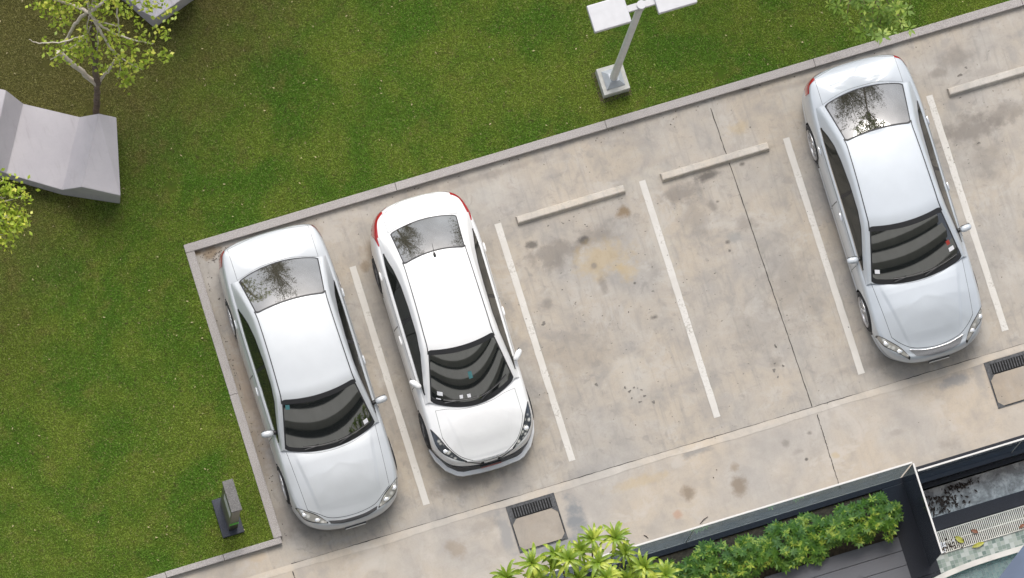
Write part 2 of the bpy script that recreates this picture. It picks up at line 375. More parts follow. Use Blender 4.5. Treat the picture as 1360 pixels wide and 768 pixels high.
def cr(P, n):
    P = np.array(P, float); Q = np.vstack([2 * P[0] - P[1], P, 2 * P[-1] - P[-2]]); out = []
    for i in range(len(P) - 1):
        p0, p1, p2, p3 = Q[i:i + 4]
        for k in range(n):
            t = k / n
            out.append(.5 * (2 * p1 + (p2 - p0) * t + (2 * p0 - 5 * p1 + 4 * p2 - p3) * t * t + (3 * p1 - p0 - 3 * p2 + p3) * t ** 3))
    out.append(P[-1]); return np.array(out)
def resample(P, n):
    P = np.asarray(P, float); d = np.r_[0, np.cumsum(np.linalg.norm(np.diff(P, axis=0), axis=1))]
    u = np.linspace(0, d[-1], n); return np.stack([np.interp(u, d, P[:, k]) for k in range(P.shape[1])], 1)
def fast_mesh(name, V, F, mat, parent=None):
    """V (n,3), F (m,k) with one k"""
    me = bpy.data.meshes.new(name); V = np.asarray(V, np.float32); F = np.asarray(F, np.int32); m, k = F.shape
    me.vertices.add(len(V)); me.vertices.foreach_set('co', V.ravel()); me.loops.add(m * k); me.loops.foreach_set('vertex_index', F.ravel())
    me.polygons.add(m); me.polygons.foreach_set('loop_start', np.arange(0, m * k, k, dtype=np.int32)); me.update(calc_edges=True)
    me.materials.append(mat); o = bpy.data.objects.new(name, me); COL.objects.link(o)
    if parent: o.parent = parent
    return o

# ------------------------------------------------------------------ setting
def rect(name, x0, x1, y0, y1, z, mat):
    return struct(obj(name, [(x0, y0, z), (x1, y0, z), (x1, y1, z), (x0, y1, z)], [(0, 1, 2, 3)], mat))
struct(obj('ground', [(-600, -600, -.9), (600, -600, -.9), (600, 600, -.9), (-600, 600, -.9)], [(0, 1, 2, 3)], M['earth']))
rect('parking_lot', -2.6, 70, -.34, 5.1, 0, M['lot'])
b = MB(); b.add([(-70, -1.75, 0), (70, -1.75, 0), (70, -.34, 0), (-70, -.34, 0), (-70, .14, 0), (-2.6, .14, 0), (-2.6, -.34, 0)], [(0, 1, 2, 6, 3), (3, 6, 5, 4)])
struct(b.build('road', M['road']))
LZ = .075
b = MB(); b.add([(-300, .16, LZ), (-2.45, .16, LZ), (-2.45, 5.02, LZ), (300, 5.02, LZ), (300, 400, LZ), (-300, 400, LZ), (-300, 5.02, LZ)], [(0, 1, 2, 6), (6, 2, 3, 4, 5)])
struct(b.build('lawn', M['soil']))

def kerb_run(name, x0, x1, y0, y1, along, seg):
    """kerb stones with open joints, one run one mesh"""
    b = MB(); L = (x1 - x0) if along == 'x' else (y1 - y0); nseg = max(1, round(L / seg))
    for i in range(nseg):
        a, c = i / nseg * L + .002, (i + 1) / nseg * L - .002; dz = random.uniform(-.003, .003); dy = random.uniform(-.004, .004)
        if along == 'x': b.box((x0 + a, y0 + dy, -.2), (x0 + c, y1 + dy, .1 + dz), .012)
        else: b.box((x0 + dy, y0 + a, -.2), (x1 + dy, y0 + c, .1 + dz), .012)
    return struct(b.build(name, M['kerb']))
kerb_run('kerb', -2.45, 60, 4.885, 5.02, 'x', 3.4)
kerb_run('kerb', -2.45, -2.31, .165, 4.88, 'y', 2.4)
kerb_run('kerb', -40, -2.34, .06, .16, 'x', .95)
# painted lines
LX = [0, 2.3905, 4.781, 7.1715, 9.562]
for x in LX + [11.95]:
    b = MB(); n_ = 40; ys = np.linspace(0, 3.94, n_ + 1)
    vl = [(x - .052 + random.uniform(-.003, .003), y, .004) for y in ys]; vr = [(x + .052 + random.uniform(-.003, .003), y, .004) for y in ys]
    b.add(vl + vr, [(i, n_ + 1 + i, n_ + 2 + i, i + 1) for i in range(n_)]); struct(b.build('parking_line', M['paint_line']))
b = MB(); xs = np.arange(-40, 40.01, .16)
vl = [(x, -.395 + .012 * sin(x * 2.1) + random.uniform(-.007, .007), .004) for x in xs]; vr = [(x, -.285 + random.uniform(-.004, .004), .004) for x in xs]
b.add(vl + vr, [(i, i + 1, len(xs) + i + 1, len(xs) + i) for i in range(len(xs) - 1)]); struct(b.build('edge_strip', M['strip']))
def joint(pts, w, z=.0055):
    b = MB(); P = resample(pts, 60); l = []; r = []
    for q in P:
        ww = w * random.uniform(.55, 1.3) / 2; j = random.uniform(-.004, .004); l.append((q[0] - ww + j, q[1], z)); r.append((q[0] + ww + j, q[1], z))
    b.add(l + r, [(i, 60 + i, 61 + i, i + 1) for i in range(59)]); struct(b.build('expansion_joint', M['joint']))
joint([(6.17, 4.74), (6.20, 3.3), (6.22, 1.9), (6.265, -.27)], .013); joint([(6.30, -.41), (6.29, -1.64)], .012); joint([(-2.31, -.40), (-2.30, -1.64)], .014)
xs = np.linspace(-2.3, 14, 240); l = []; r = []
for x in xs:
    w_ = .009 * abs(sin(x * 1.7) + .4 * sin(x * 7.3)) * random.uniform(.5, 1.2) + .0015; j = random.uniform(-.004, .004); l.append((x, -.281 + j - w_ / 2, .0055)); r.append((x, -.281 + j + w_ / 2, .0055))
b = MB(); b.add(l + r, [(i, i + 1, 241 + i, 240 + i) for i in range(239)]); struct(b.build('edge_crack', M['gap']))
joint([(14.6, 4.74), (14.6, -.27)], .016)

# dried oil drips on the slab
V = []; F = []
extra = [(940 + rng.normal() * 60, 380 + rng.normal() * 90, abs(rng.normal()) * .012 + .006, .012, 1, 0) for _ in range(60)] + [(780 + rng.normal() * 60, 420 + rng.normal() * 90, abs(rng.normal()) * .012 + .006, .012, 1, 0) for _ in range(70)] + [(1290 + rng.normal() * 50, 220 + rng.normal() * 80, abs(rng.normal()) * .014 + .006, .012, 1, 0) for _ in range(50)] + [(1060 + rng.normal() * 40, 400 + rng.normal() * 70, abs(rng.normal()) * .012 + .006, .012, 1, 0) for _ in range(30)]
for (px, py, rx, ry, st_, c_) in [d for d in DRIPS if max(d[2], d[3]) < .065] + extra:
    w_ = at(px, py); n_ = 14; b0 = len(V); ph = rng.uniform(0, 6.28, 3)
    V.append((w_[0], w_[1], .0045))
    for q in range(n_):
        a = 2 * pi * q / n_; rr = .58 * (1 + .28 * sin(2 * a + ph[0]) + .2 * sin(3 * a + ph[1]) + .14 * sin(5 * a + ph[2])); V.append((w_[0] + rx * rr * cos(a), w_[1] + ry * rr * sin(a), .0045))
    for q in range(n_): F.append((b0, b0 + 1 + q, b0 + 1 + (q + 1) % n_))
o = fast_mesh('oil_spots', np.array(V), np.array(F), M['oil']); o['kind'] = 'stuff'; o['label'] = 'small dark oil drips dried on the parking concrete'; o['category'] = 'stains'
# grass blades (one mass)
def grass():
    # areas actually seen (+ margin): left lawn and top lawn
    regs = [(-8.5, -2.46, .17, 12.0), (-2.46, 13.5, 5.03, 10.5)]
    Vs = []
    for (x0, x1, y0, y1) in regs:
        n = int((x1 - x0) * (y1 - y0) * 5200); Vs.append(np.stack([rng.uniform(x0, x1, n), rng.uniform(y0, y1, n)], 1))
    e1 = np.stack([rng.uniform(-2.52, -2.40, 1500), rng.uniform(.17, 5, 1500)], 1); e2 = np.stack([rng.uniform(-2.45, 13, 3400), rng.uniform(4.98, 5.08, 3400)], 1); e3 = np.stack([rng.uniform(-8, -2.45, 1500), rng.uniform(.13, .2, 1500)], 1)
    P = np.vstack(Vs + [e1, e2, e3])
    # keep only what the frame (with a margin) can see, and leave worn patches bare
    q = np.c_[P, np.full(len(P), LZ)] - CAM; q = q @ RW.T; u = 680 + FPX * q[:, 0] / -q[:, 2]; v = 384 - FPX * q[:, 1] / -q[:, 2]
    keep = (u > -160) & (u < 1500) & (v > -160) & (v < 880); 
    for (px, py, r) in [(228, 250, .11), (955, 100, .12), (128, 150, .2), (62, 88, .12)]:
        w = at(px, py); keep &= ((P[:, 0] - w[0]) ** 2 + (P[:, 1] - w[1]) ** 2 > r * r * rng.uniform(.3, 1.3, len(P)))
    P = P[keep]; n = len(P)
    ang = rng.uniform(0, 2 * pi, n); lean = rng.uniform(.3, 1.2, n); L = rng.uniform(.025, .055, n); w = rng.uniform(.0035, .0065, n)
    d = np.stack([np.cos(ang) * np.sin(lean), np.sin(ang) * np.sin(lean), np.cos(lean)], 1); s = np.stack([-np.sin(ang), np.cos(ang), np.zeros(n)], 1)
    base = np.c_[P, np.full(n, LZ - .002)]
    V = np.stack([base - s * w[:, None], base + s * w[:, None], base + d * L[:, None]], 1).reshape(-1, 3)
    o = fast_mesh('grass', V, np.arange(3 * n).reshape(n, 3), M['blade']); o['kind'] = 'stuff'
    o['label'] = 'short mown green lawn grass, dry and brown under the top left tree'; o['category'] = 'grass'
grass()

# ------------------------------------------------------------------ cars
def superell(c, r, n=10, m=14, e=.6, rot=0, tilt=0):
    """rounded-box solid"""
    V = []; F = []
    f = lambda a, e: math.copysign(abs(a) ** e, a)
    for i in range(n + 1):
        ph = -pi / 2 + pi * i / n
        for j in range(m):
            t = 2 * pi * j / m
            p = Vector((r[0] * f(cos(ph), e) * f(cos(t), e), r[1] * f(cos(ph), e) * f(sin(t), e), r[2] * f(sin(ph), e)))
            p = Matrix.Rotation(rot, 3, 'Z') @ (Matrix.Rotation(tilt, 3, 'X') @ p); V.append(p + Vector(c))
    for i in range(n):
        for j in range(m): F.append((i * m + j, i * m + (j + 1) % m, (i + 1) * m + (j + 1) % m, (i + 1) * m + j))
    return V, F

def wheel(parent, x, y, s, R, W, rim_mat, spokes):
    w = empty('wheel', (x, y, R)); w.parent = parent
    prof = [(R - .085, .0), (R - .085, W / 2 - .02), (R - .055, W / 2 - .004), (R - .02, W / 2 - .01), (R - .004, W / 2 - .035), (R, 0)]
    prof = [(r, -t) for r, t in prof[::-1]][:-0 or None] ; full = [(R - .09, -W / 2 + .02), (R - .055, -W / 2 + .002), (R - .02, -W / 2 + .008), (R, -W / 2 + .04), (R, W / 2 - .04), (R - .02, W / 2 - .008), (R - .055, W / 2 - .002), (R - .09, W / 2 - .02)]
    n = 40; V = []; F = []
    for i in range(n):
        a = 2 * pi * i / n
        for r, t in full: V.append((r * cos(a), t, r * sin(a)))
    k = len(full)
    for i in range(n):
        for j in range(k - 1): F.append((i * k + j, i * k + j + 1, ((i + 1) % n) * k + j + 1, ((i + 1) % n) * k + j))
    obj('tyre', V, F, M['rubber'], w, True, 50)
    b = MB(); Rr = R - .088; face = s * (W / 2 - .010)
    # barrel, lip, spokes, hub
    V = []; F = []
    ringp = [(Rr, -s * (W / 2 - .01)), (Rr - .012, 0), (Rr - .02, face * .7), (Rr - .012, face), (Rr + .004, face + s * .012), (Rr + .006, face)]
    for i in range(n):
        a = 2 * pi * i / n
        for r, t in ringp: V.append((r * cos(a), t, r * sin(a)))
    k = len(ringp)
    for i in range(n):
        for j in range(k - 1): F.append((i * k + j, i * k + j + 1, ((i + 1) % n) * k + j + 1, ((i + 1) % n) * k + j))
    b.add(V, F)
    for i in range(spokes):
        a = 2 * pi * i / spokes + .2; wd0, wd1 = (.030, .024) if spokes < 8 else (.020, .015)
        r0, r1 = .03, Rr - .004
        e = Vector((cos(a), 0, sin(a))); t = Vector((-sin(a), 0, cos(a))); y0, y1 = face - s * .005, face - s * .002
        vs = []
        for r, wd, yy in ((r0, wd0, y0), (r1, wd1, y1)):
            for q in (-1, 1):
                for dep in (0, -.03 * s): vs.append(e * r + t * wd * q + Vector((0, yy + dep, 0)))
        b.add(vs, [(0, 2, 6, 4), (0, 4, 5, 1), (2, 3, 7, 6), (1, 5, 7, 3)])
    V2 = [(.055 * cos(2 * pi * i / 16), face + s * .004, .055 * sin(2 * pi * i / 16)) for i in range(16)] + [(.06 * cos(2 * pi * i / 16), face - s * .04, .06 * sin(2 * pi * i / 16)) for i in range(16)]
    b.add(V2, [tuple(range(16))] + [(i, (i + 1) % 16, 16 + (i + 1) % 16, 16 + i) for i in range(16)])
    b.build('rim', rim_mat, w, True, 30)
    b = MB(); b.tube([(0, face - s * .05, 0), (0, face - s * .06, 0)], Rr - .02, 24); b.build('brake_disc', M['well'], w)

def table(T, x):
    return np.interp(x, [t[0] for t in T], [t[1] for t in T])

def build_car(D):
    root = empty('parked_car', (D['pos'][0], D['pos'][1], .004), D['rz'])
    tag(root, D['label'], 'car', 'cars parked in the marked bays'); paint = D['paint']
    # ---- lower body: closed outline rings rising to the shoulder, then in to the spine
    half = resample(cr(D['outline'], 14), 110); loop = np.vstack([half, (half * [1, -1])[1:-1][::-1]]); m = len(loop)
    tan = np.roll(loop, -1, 0) - np.roll(loop, 1, 0); nor = np.stack([tan[:, 1], -tan[:, 0]], 1); nor /= np.linalg.norm(nor, axis=1)[:, None]
    ctr = loop.mean(0); flip = np.sign(((loop - ctr) * nor).sum(1)); nor *= np.where(flip < 0, -1, 1)[:, None]
    cols = []
    xF = D['outline'][0][0]; xR = D['outline'][-1][0]
    for i in range(m):
        p = loop[i]; nx = nor[i][0]; wf = max(0, nx) ** 1.6; wr = max(0, -nx) ** 1.6; ws = max(0, 1 - wf - wr)
        zs = table(D['zs'], p[0]); ds = D['ds'][0] * wf + D['ds'][1] * ws + D['ds'][2] * wr
        lowin = D['low'][0] * wf + .015 * ws + .03 * wr
        q = lambda d: p - nor[i] * d
        sh = q(ds); spx = min(max(sh[0], xR + .75), xF - .95); sp = np.array([spx, 0.0])
        def top(w):
            a = sh + (sp - sh) * w; zt = table(D['zt'], a[0]); return np.array([a[0], a[1], zs + (zt - zs) * (1 - (1 - w) ** 3.0)])
        C = [np.r_[q(lowin + .12), .17], np.r_[q(lowin), .20], np.r_[q(.012 + lowin * .6), .32], np.r_[q(0), .47], np.r_[q(.004 + ds * .10), .47 + (zs - .47) * .45], np.r_[q(ds * .42), .47 + (zs - .47) * .80], np.r_[q(ds * .78), zs - .022], np.r_[sh - nor[i] * .02, zs + .004]]
        C += [top(w) for w in (.16, .4, .7, 1.0)]
        cols.append(cr(C, 5))
    cols = np.array(cols); k = cols.shape[1]
    V = cols.reshape(-1, 3); F = []
    for i in range(m):
        j = (i + 1) % m
        for t in range(k - 1): F.append((i * k + t, j * k + t, j * k + t + 1, i * k + t + 1))
    F.append(tuple(i * k for i in range(m))[::-1])
    bm = bmesh.new(); vs = [bm.verts.new(v) for v in V]
    for f in F:
        try: bm.faces.new([vs[i] for i in f])
        except ValueError: pass
    bmesh.ops.remove_doubles(bm, verts=bm.verts[:], dist=.0008); bmesh.ops.dissolve_degenerate(bm, dist=1e-5, edges=bm.edges[:])
    bmesh.ops.recalc_face_normals(bm, faces=bm.faces[:])
    bvB = BVHTree.FromBMesh(bm)
    me = bpy.data.meshes.new('tmp'); bm.to_mesh(me); bm.free(); body0 = bpy.data.objects.new('tmp_body', me); COL.objects.link(body0)
    # wheel arches cut out of the sides
    cb = MB(); R = D['R']; HW = D['hw']
    for x in (0, D['wb']):
        for s in (-1, 1):
            n = 48; ra = R + .045; y0, y1 = s * (HW - .32), s * (HW + .3)
            v = [(x + ra * cos(2 * pi * i / n), y0, R + .01 + ra * sin(2 * pi * i / n)) for i in range(n)] + [(x + ra * cos(2 * pi * i / n), y1, R + .01 + ra * sin(2 * pi * i / n)) for i in range(n)]
            f = [tuple(range(n)), tuple(range(n, 2 * n))[::-1]] + [(i, n + i, n + (i + 1) % n, (i + 1) % n) for i in range(n)]
            if s < 0: f = [q[::-1] for q in f]
            cb.add(v, f)
    cut = cb.build('tmp_cut', M['well'])
    mod = body0.modifiers.new('b', 'BOOLEAN'); mod.operation = 'DIFFERENCE'; mod.object = cut; mod.solver = 'EXACT'
    dg = bpy.context.evaluated_depsgraph_get(); me2 = bpy.data.meshes.new_from_object(body0.evaluated_get(dg))
    BV = [v.co[:] for v in me2.vertices]; BF = [tuple(p.vertices) for p in me2.polygons]
    if len(BF) < 1000: BV = [v.co[:] for v in me.vertices]; BF = [tuple(p.vertices) for p in me.polygons]; print('BOOLEAN FAILED')
    bpy.data.objects.remove(body0); bpy.data.objects.remove(cut)
    # ---- greenhouse sheet
    rows = np.array(D['rows'], float)                # xc zc h b ze yr zr yb zb
    nu = 8; RW_ = cr(rows, nu)
    for i0, i2, bulge in ((0, 2, D.get('bulge', .018)), (6, 8, .020)):
        for q in range((i2 - i0) * nu + 1):
            t = q / ((i2 - i0) * nu); lin_ = rows[i0] * (1 - t) + rows[i2] * t; r_ = RW_[i0 * nu + q]
            for c in (0, 1, 2, 3, 4): r_[c] = lin_[c]
            r_[1] += 4 * bulge * t * (1 - t); r_[4] += 4 * bulge * t * (1 - t)
    def row(u):
        u = min(max(u, 0), len(rows) - 1) * nu; i = int(u); i2 = min(i + 1, len(RW_) - 1); return RW_[i] + (RW_[i2] - RW_[i]) * (u - i)
    def gtop(u, a, off=0.0):
        xc, zc, h, bw, ze, *_ = row(u); return np.array([xc - bw * a * a, a * h, zc - (zc - ze) * a * a + off])
    GV = []; GF = []
    for r in RW_:
        xc, zc, h, bw, ze, yr, zr, yb, zb = r
        xe = xc - bw; pts = []
        for a in np.linspace(-1, 1, 25): pts.append((xc - bw * a * a, a * h, zc - (zc - ze) * a * a))
        ed = cr([(xe, h, ze), (xe, h + (yr - h) * .62, ze - (ze - zr) * .3), (xe, yr, zr), (xe, yr + (yb - yr) * .35, zr + (zb - zr) * .33), (xe, yb, zb), (xe, yb + .012, zb - .12)], 4)
        L = [(x, -y, z) for x, y, z in ed[::-1][:-1]] + pts + [tuple(q) for q in ed[1:]]
        GV.append(L)
    kk = len(GV[0])
    gv = [q for L in GV for q in L]; gf = [(i * kk + j, (i + 1) * kk + j, (i + 1) * kk + j + 1, i * kk + j + 1) for i in range(len(GV) - 1) for j in range(kk - 1)]
    # close the front and rear openings
    off = len(BV)
    bvG = BVHTree.FromPolygons([Vector(q) for q in gv], gf)
    allV = BV + gv; allF = BF + [tuple(i + off for i in f) for f in gf]
    body = obj('body', allV, allF, [paint, M['well']], root, True, 38)
    for p in body.data.polygons:
        c = p.center
        if p.index < len(BF):
            for x in (0, D['wb']):
                if (c.x - x) ** 2 + (c.z - R - .01) ** 2 < (R + .048) ** 2 and abs(c.y) < HW + .0 and (abs(p.normal.y) < .35 or abs(c.y) < HW - .3): p.material_index = 1
            if p.normal.z < -.9 and c.z < .25: p.material_index = 1
    # ---- patches projected on to the surface
    def proj(bv, p, ax, off):
        if ax == 'z': o = Vector((p[0], p[1], 3)); d = Vector((0, 0, -1))
        elif ax[0] == 'y': s = 1 if ax == 'y+' else -1; o = Vector((p[0], 3 * s, p[1])); d = Vector((0, -s, 0))
        else: s = 1 if ax == 'x+' else -1; o = Vector((8 * s, p[0], p[1])); d = Vector((-s, 0, 0))
        loc, nr, _, _ = bv.ray_cast(o, d)
        if loc is None:
            tgt = Vector((p[0], p[1], .7)) if ax == 'z' else (Vector((p[0], .8 * (1 if ax == 'y+' else -1), p[1])) if ax[0] == 'y' else Vector(((xF if ax == 'x+' else xR), p[0], p[1])))
            loc, nr, _, _ = bv.find_nearest(tgt)
        if nr.dot(d) > 0: nr = -nr
        return loc + nr * off
    def patch(name, bv, lo, hi, ax, mat, parent, off=.004, nu=24, nv=8, spl=6):
        lo = resample(cr(lo, spl) if len(lo) > 2 else lo, nu); hi = resample(cr(hi, spl) if len(hi) > 2 else hi, nu); V = []
        for i in range(nu):
            for j in range(nv):
                t = j / (nv - 1); V.append(proj(bv, lo[i] * (1 - t) + hi[i] * t, ax, off))
        F = [(i * nv + j, (i + 1) * nv + j, (i + 1) * nv + j + 1, i * nv + j + 1) for i in range(nu - 1) for j in range(nv - 1)]
        if mat is None: return V, F
        # orient outward
        n = (V[F[0][1]] - V[F[0][0]]).cross(V[F[0][3]] - V[F[0][0]]); s = {'z': n.z, 'y+': n.y, 'y-': -n.y, 'x+': n.x, 'x-': -n.x}[ax]
        if s < 0: F = [f[::-1] for f in F]
        return obj(name, V, F, mat, parent, True)
    mir = lambda P: [(x, -y) for x, y in P]
    grow = lambda P, c, k: [(x + (x - c[0]) / (abs(x - c[0]) + .12) * k, y + (y - c[1]) / (abs(y - c[1]) + .12) * k) for x, y in P]
    # bonnet: two half patches share the centre line -> one grid from left edge to right edge
    fe = D['hood_front']; sd = D['hood_side']; re_ = D['hood_rear']     # front edge (x,y>=0) centre->corner, side corner->rear, rear y->centre
    front = [(x, -y) for x, y in fe[::-1]][:-1] + fe; rear = [(x, -y) for x, y in re_[::-1]][:-1] + re_
    def shift(P, d): return [(x + d, y * (1 + abs(d) / .75 * .9)) for x, y in P]
    gp = patch('g', bvB, shift(front, .007), [(x - .006, y * 1.009) for x, y in rear], 'z', None, None, .0012, 60, 40)
    hood = patch('bonnet', bvB, front, rear, 'z', paint, root, .0035, 110, 60)
    xh0, xh1 = re_[0][0], fe[0][0]
    for v in hood.data.vertices:
        t = (v.co.x - xh0) / (xh1 - xh0); yc = D['crease'][0] + (D['crease'][1] - D['crease'][0]) * t; e = min(1, max(0, (yc + .03 - abs(v.co.y)) / .06)); e = e * e * (3 - 2 * e)
        f = min(1, max(0, (1 - t) / .25)) * min(1, max(0, (t + .12) / .2)); v.co.z += D['crease'][2] * e * f
    obj('panel_gap', gp[0], [f[::-1] for f in gp[1]], M['gap'], hood, True)
    # boot lid
    tf = D['boot_front']; tr_ = D['boot_rear']
    f2 = [(x, -y) for x, y in tf[::-1]][:-1] + tf; r2 = [(x, -y) for x, y in tr_[::-1]][:-1] + tr_
    gp = patch('g', bvB, [(x + .004, y * 1.008) for x, y in f2], [(x - .006, y * 1.008) for x, y in r2], 'z', None, None, .0012, 50, 20)
    boot = patch('boot_lid', bvB, f2, r2, 'z', paint, root, .0035, 50, 20)
    obj('panel_gap', gp[0], gp[1], M['gap'], boot, True)
    # windscreen: black band, glass, wipers
    def sheet(name, u0, u1, a0, mat, parent, off, nu=26, na=40, rear=False, round_=.25):
        V = []; F = []
        for i in range(nu + 1):
            for j in range(na + 1):
                a = -a0 + 2 * a0 * j / na; e = abs(a) / a0; cut_ = max(0, (e - .9) / .1) ** 2.2 * round_ * .28
                ua, ub = u0 + cut_ , u1 - cut_ * .7; V.append(gtop(ua + (ub - ua) * i / nu, a, off))
        for i in range(nu):
            for j in range(na): F.append((i * (na + 1) + j, i * (na + 1) + j + 1, (i + 1) * (na + 1) + j + 1, (i + 1) * (na + 1) + j)[::-1])
        o = obj(name, V, F, mat, parent, True)
        return o
    ws = sheet('windscreen', -.0, 2.03, .985, M['trim'], root, .0035)
    gl = sheet('glass_pane', .16, 1.84, .955, D.get('glass', M['glass']), ws, .0065)
    for (a0, a1, u_a, u_b) in D['wipers']:
        b = MB(); b.tube([gtop(u_a + (u_b - u_a) * t, a0 + (a1 - a0) * t, .022) for t in np.linspace(0, 1, 9)], .009, 5)
        b.tube([gtop(u_a - .1, a0 + .02, .03), gtop(u_a + (u_b - u_a) * .45, a0 + (a1 - a0) * .45, .035)], .011, 5); b.build('wiper', M['trim'], ws)
    for (u, a, du, da, mt, nm) in D.get('stickers', ()):
        V = [gtop(u + p * du, a + q * da, .0085) for p, q in ((-1, -1), (-1, 1), (1, 1), (1, -1))]; obj(nm, V, [(3, 2, 1, 0)], M[mt], ws)
    lastr = len(rows) - 1
    rw = sheet('rear_window', D['rw'][0] - .08, D['rw'][1] + .06, .985, M['trim'], root, .0035)
    sheet('glass_pane', D['rw'][0], D['rw'][1], .955, D.get('rearglass', M['glass_rear']), rw, .0065)
    # roof ditches
    for s in (-1, 1):
        us = np.linspace(1.85, D['rw'][0] + .1, 50); V = []
        for u in us: V += [gtop(u, s * .985, .003), gtop(u, s * 1.012, .003)]
        F = [(2 * i, 2 * i + 2, 2 * i + 3, 2 * i + 1) for i in range(49)]; F = F if s < 0 else F
        obj('roof_moulding', V, F, M['trim'], root, True)
    # doors, side windows
    W = D['win']
    for s in (-1, 1):
        ax = 'y+' if s > 0 else 'y-'
        for kind, (xa, xb) in (('front', D['door_f']), ('rear', D['door_r'])):
            zb = lambda x: table(D['zs'], x) - .035
            lo = [(xa, .27), (xb, .27)] if kind == 'front' else [(xa, .27), (max(xb, .42), .27)]
            hi = [(xa, zb(xa)), (xb, zb(xb))]
            big_lo = [(lo[0][0] + .008, .262), (lo[1][0] - .008, .262)]; big_hi = [(hi[0][0] + .008, hi[0][1] + .006), (hi[1][0] - .008, hi[1][1] + .006)]
            g = patch('g', bvB, big_lo, big_hi, ax, None, None, .0012, 24, 14); door = patch('door', bvB, lo, hi, ax, paint, root, .0035, 24, 14)
            obj('panel_gap', g[0], g[1], M['gap'], door, True)
            hx = D['handle'][0 if kind == 'front' else 1]; p = proj(bvB, (hx, D['handle_z']), ax, .012)
            hv, hf = superell(p, (.078, .014, .014), 8, 12, .8); obj('handle', hv, hf, D.get('handle_mat', paint), door, True)
            # window clipped from the common window outline
            X0, X1 = (max(W['x']), D['bp'] + .03) if kind == 'front' else (D['bp'] - .03, min(W['x']))
            xs = np.linspace(X0, X1, 30); lo_ = [(x, np.interp(x, W['x'], W['lo'])) for x in xs]; hi_ = [(x, max(np.interp(x, W['x'], W['hi']), np.interp(x, W['x'], W['lo']) + .002)) for x in xs]
            def strip(lo_, hi_, off_): 
                V = []; 
                for a, c in zip(lo_, hi_):
                    for t in np.linspace(0, 1, 9): V.append(proj(bvG, (a[0], a[1] + (c[1] - a[1]) * t), ax, off_))
                F = [(i * 9 + j, (i + 1) * 9 + j, (i + 1) * 9 + j + 1, i * 9 + j + 1) for i in range(len(lo_) - 1) for j in range(8)]
                return V, F
            V, F = strip(lo_, hi_, .006); obj('window', V, F, M['glass_side'], door, True)
        xs = np.linspace(max(W['x']) + .02, min(W['x']) - .02, 60)
        lo_ = [(x, np.interp(x, W['x'], W['lo']) - .012) for x in xs]; hi_ = [(x, max(np.interp(x, W['x'], W['hi']), np.interp(x, W['x'], W['lo'])) + .012) for x in xs]
        V, F = strip(lo_, hi_, .003); obj('window_frame', V, F, M['trim'], root, True)
        if D.get('belt'):
            lo_ = [(x, np.interp(x, W['x'], W['lo']) - .028) for x in xs]; hi_ = [(x, np.interp(x, W['x'], W['lo']) - .008) for x in xs]
            V, F = strip(lo_, hi_, .008); obj('belt_moulding', V, F, M['chrome'], root, True)
        # lamps
        sg = (lambda P: P) if s > 0 else mir
        hl = patch('headlight', bvB, sg(D['hl_hi']), sg(D['hl_lo']), 'z', M['trim'], root, .003, 26, 10)
        sh = lambda A, B, t: [(a[0] + (b_[0] - a[0]) * t, a[1] + (b_[1] - a[1]) * t) for a, b_ in zip(A, B)]
        A, B = resample(cr(D['hl_hi'], 6), 20), resample(cr(D['hl_lo'], 6), 20)
        patch('lens', bvB, sg(sh(A, B, .1)[1:-1]), sg(sh(A, B, .9)[1:-1]), 'z', D.get('lens', M['headlight']), hl, .0065, 26, 10)
        for t in D['bulbs']:
            c = (A[int(t * 19)] + B[int(t * 19)]) / 2; p = proj(bvB, (c[0], c[1] * s), 'z', .004); v, f = superell(p, (.045, .045, .012), 8, 14, 1.0); obj('reflector', v, f, M['bulb'], hl, True)
        tl = patch('tail_light', bvB, sg(D['tl_a']), sg(D['tl_b']), 'z', M['red'], root, .005, 18, 8)
        g = patch('lens', bvB, [(y * s, z) for y, z in D['tl_r'][0]], [(y * s, z) for y, z in D['tl_r'][1]], 'x-', M['red'], tl, .004, 14, 8)
        # mirror
        mx, my, mz = D['mirror']; rr = D['mirror_r']
        v, f = superell((mx, s * my, mz), rr, 10, 16, .75, s * D.get('mirror_rot', .1)); mo = obj('wing_mirror', v, f, paint, root, True)
        b = MB(); b.tube([(mx - .01, s * (my - rr[1] * .8), mz - .03), (mx + .02, s * (my - rr[1] - .07), mz - .07)], [.03, .04], 8); b.build('mirror_arm', M['trim'], mo, True)
        v, f = superell((mx - rr[0] * .8, s * my, mz), (rr[0] * .3, rr[1] * .85, rr[2] * .8), 8, 14, .75, s * D.get('mirror_rot', .1)); obj('mirror_glass', v, f, M['glass'], mo, True)
        for x in (0, D['wb']): wheel(root, x, s * (HW - .103), s, R, .21, D.get('rim', M['alloy']), D['spokes'])
    gr = D['grille']
    if gr:
        g = patch('grille', bvB, [(x, -y) for x, y in gr[0][::-1]][:-1] + gr[0], [(x, -y) for x, y in gr[1][::-1]][:-1] + gr[1], 'z', gr[2], root, .006, 40, 8)
        if gr[3]:
            hi_ = [(x, -y) for x, y in gr[0][::-1]][:-1] + gr[0]; P = resample(cr(hi_, 6), 40); b = MB(); b.tube([proj(bvB, (p[0] + .004, p[1]), 'z', .005) for p in P], .006, 6); b.build('grille_trim', M[gr[4] if len(gr) > 4 else 'chrome'], g, True)
    # plates
    px, pz, pm = D['plate']; b = MB(); b.box((px - .012, -.17, pz - .055), (px + .012, .17, pz + .055), .004); pl = b.build('number_plate', M['trim'], root)
    b = MB(); b.box((px + .0125, -.163, pz - .05), (px + .016, .163, pz + .05)); b.build('plate_face', M[pm], pl)
    b = MB(); b.box((xR - .02, -.17, .40), (xR + .004, .17, .51), .002); b.build('number_plate', M['plate_white'], root)
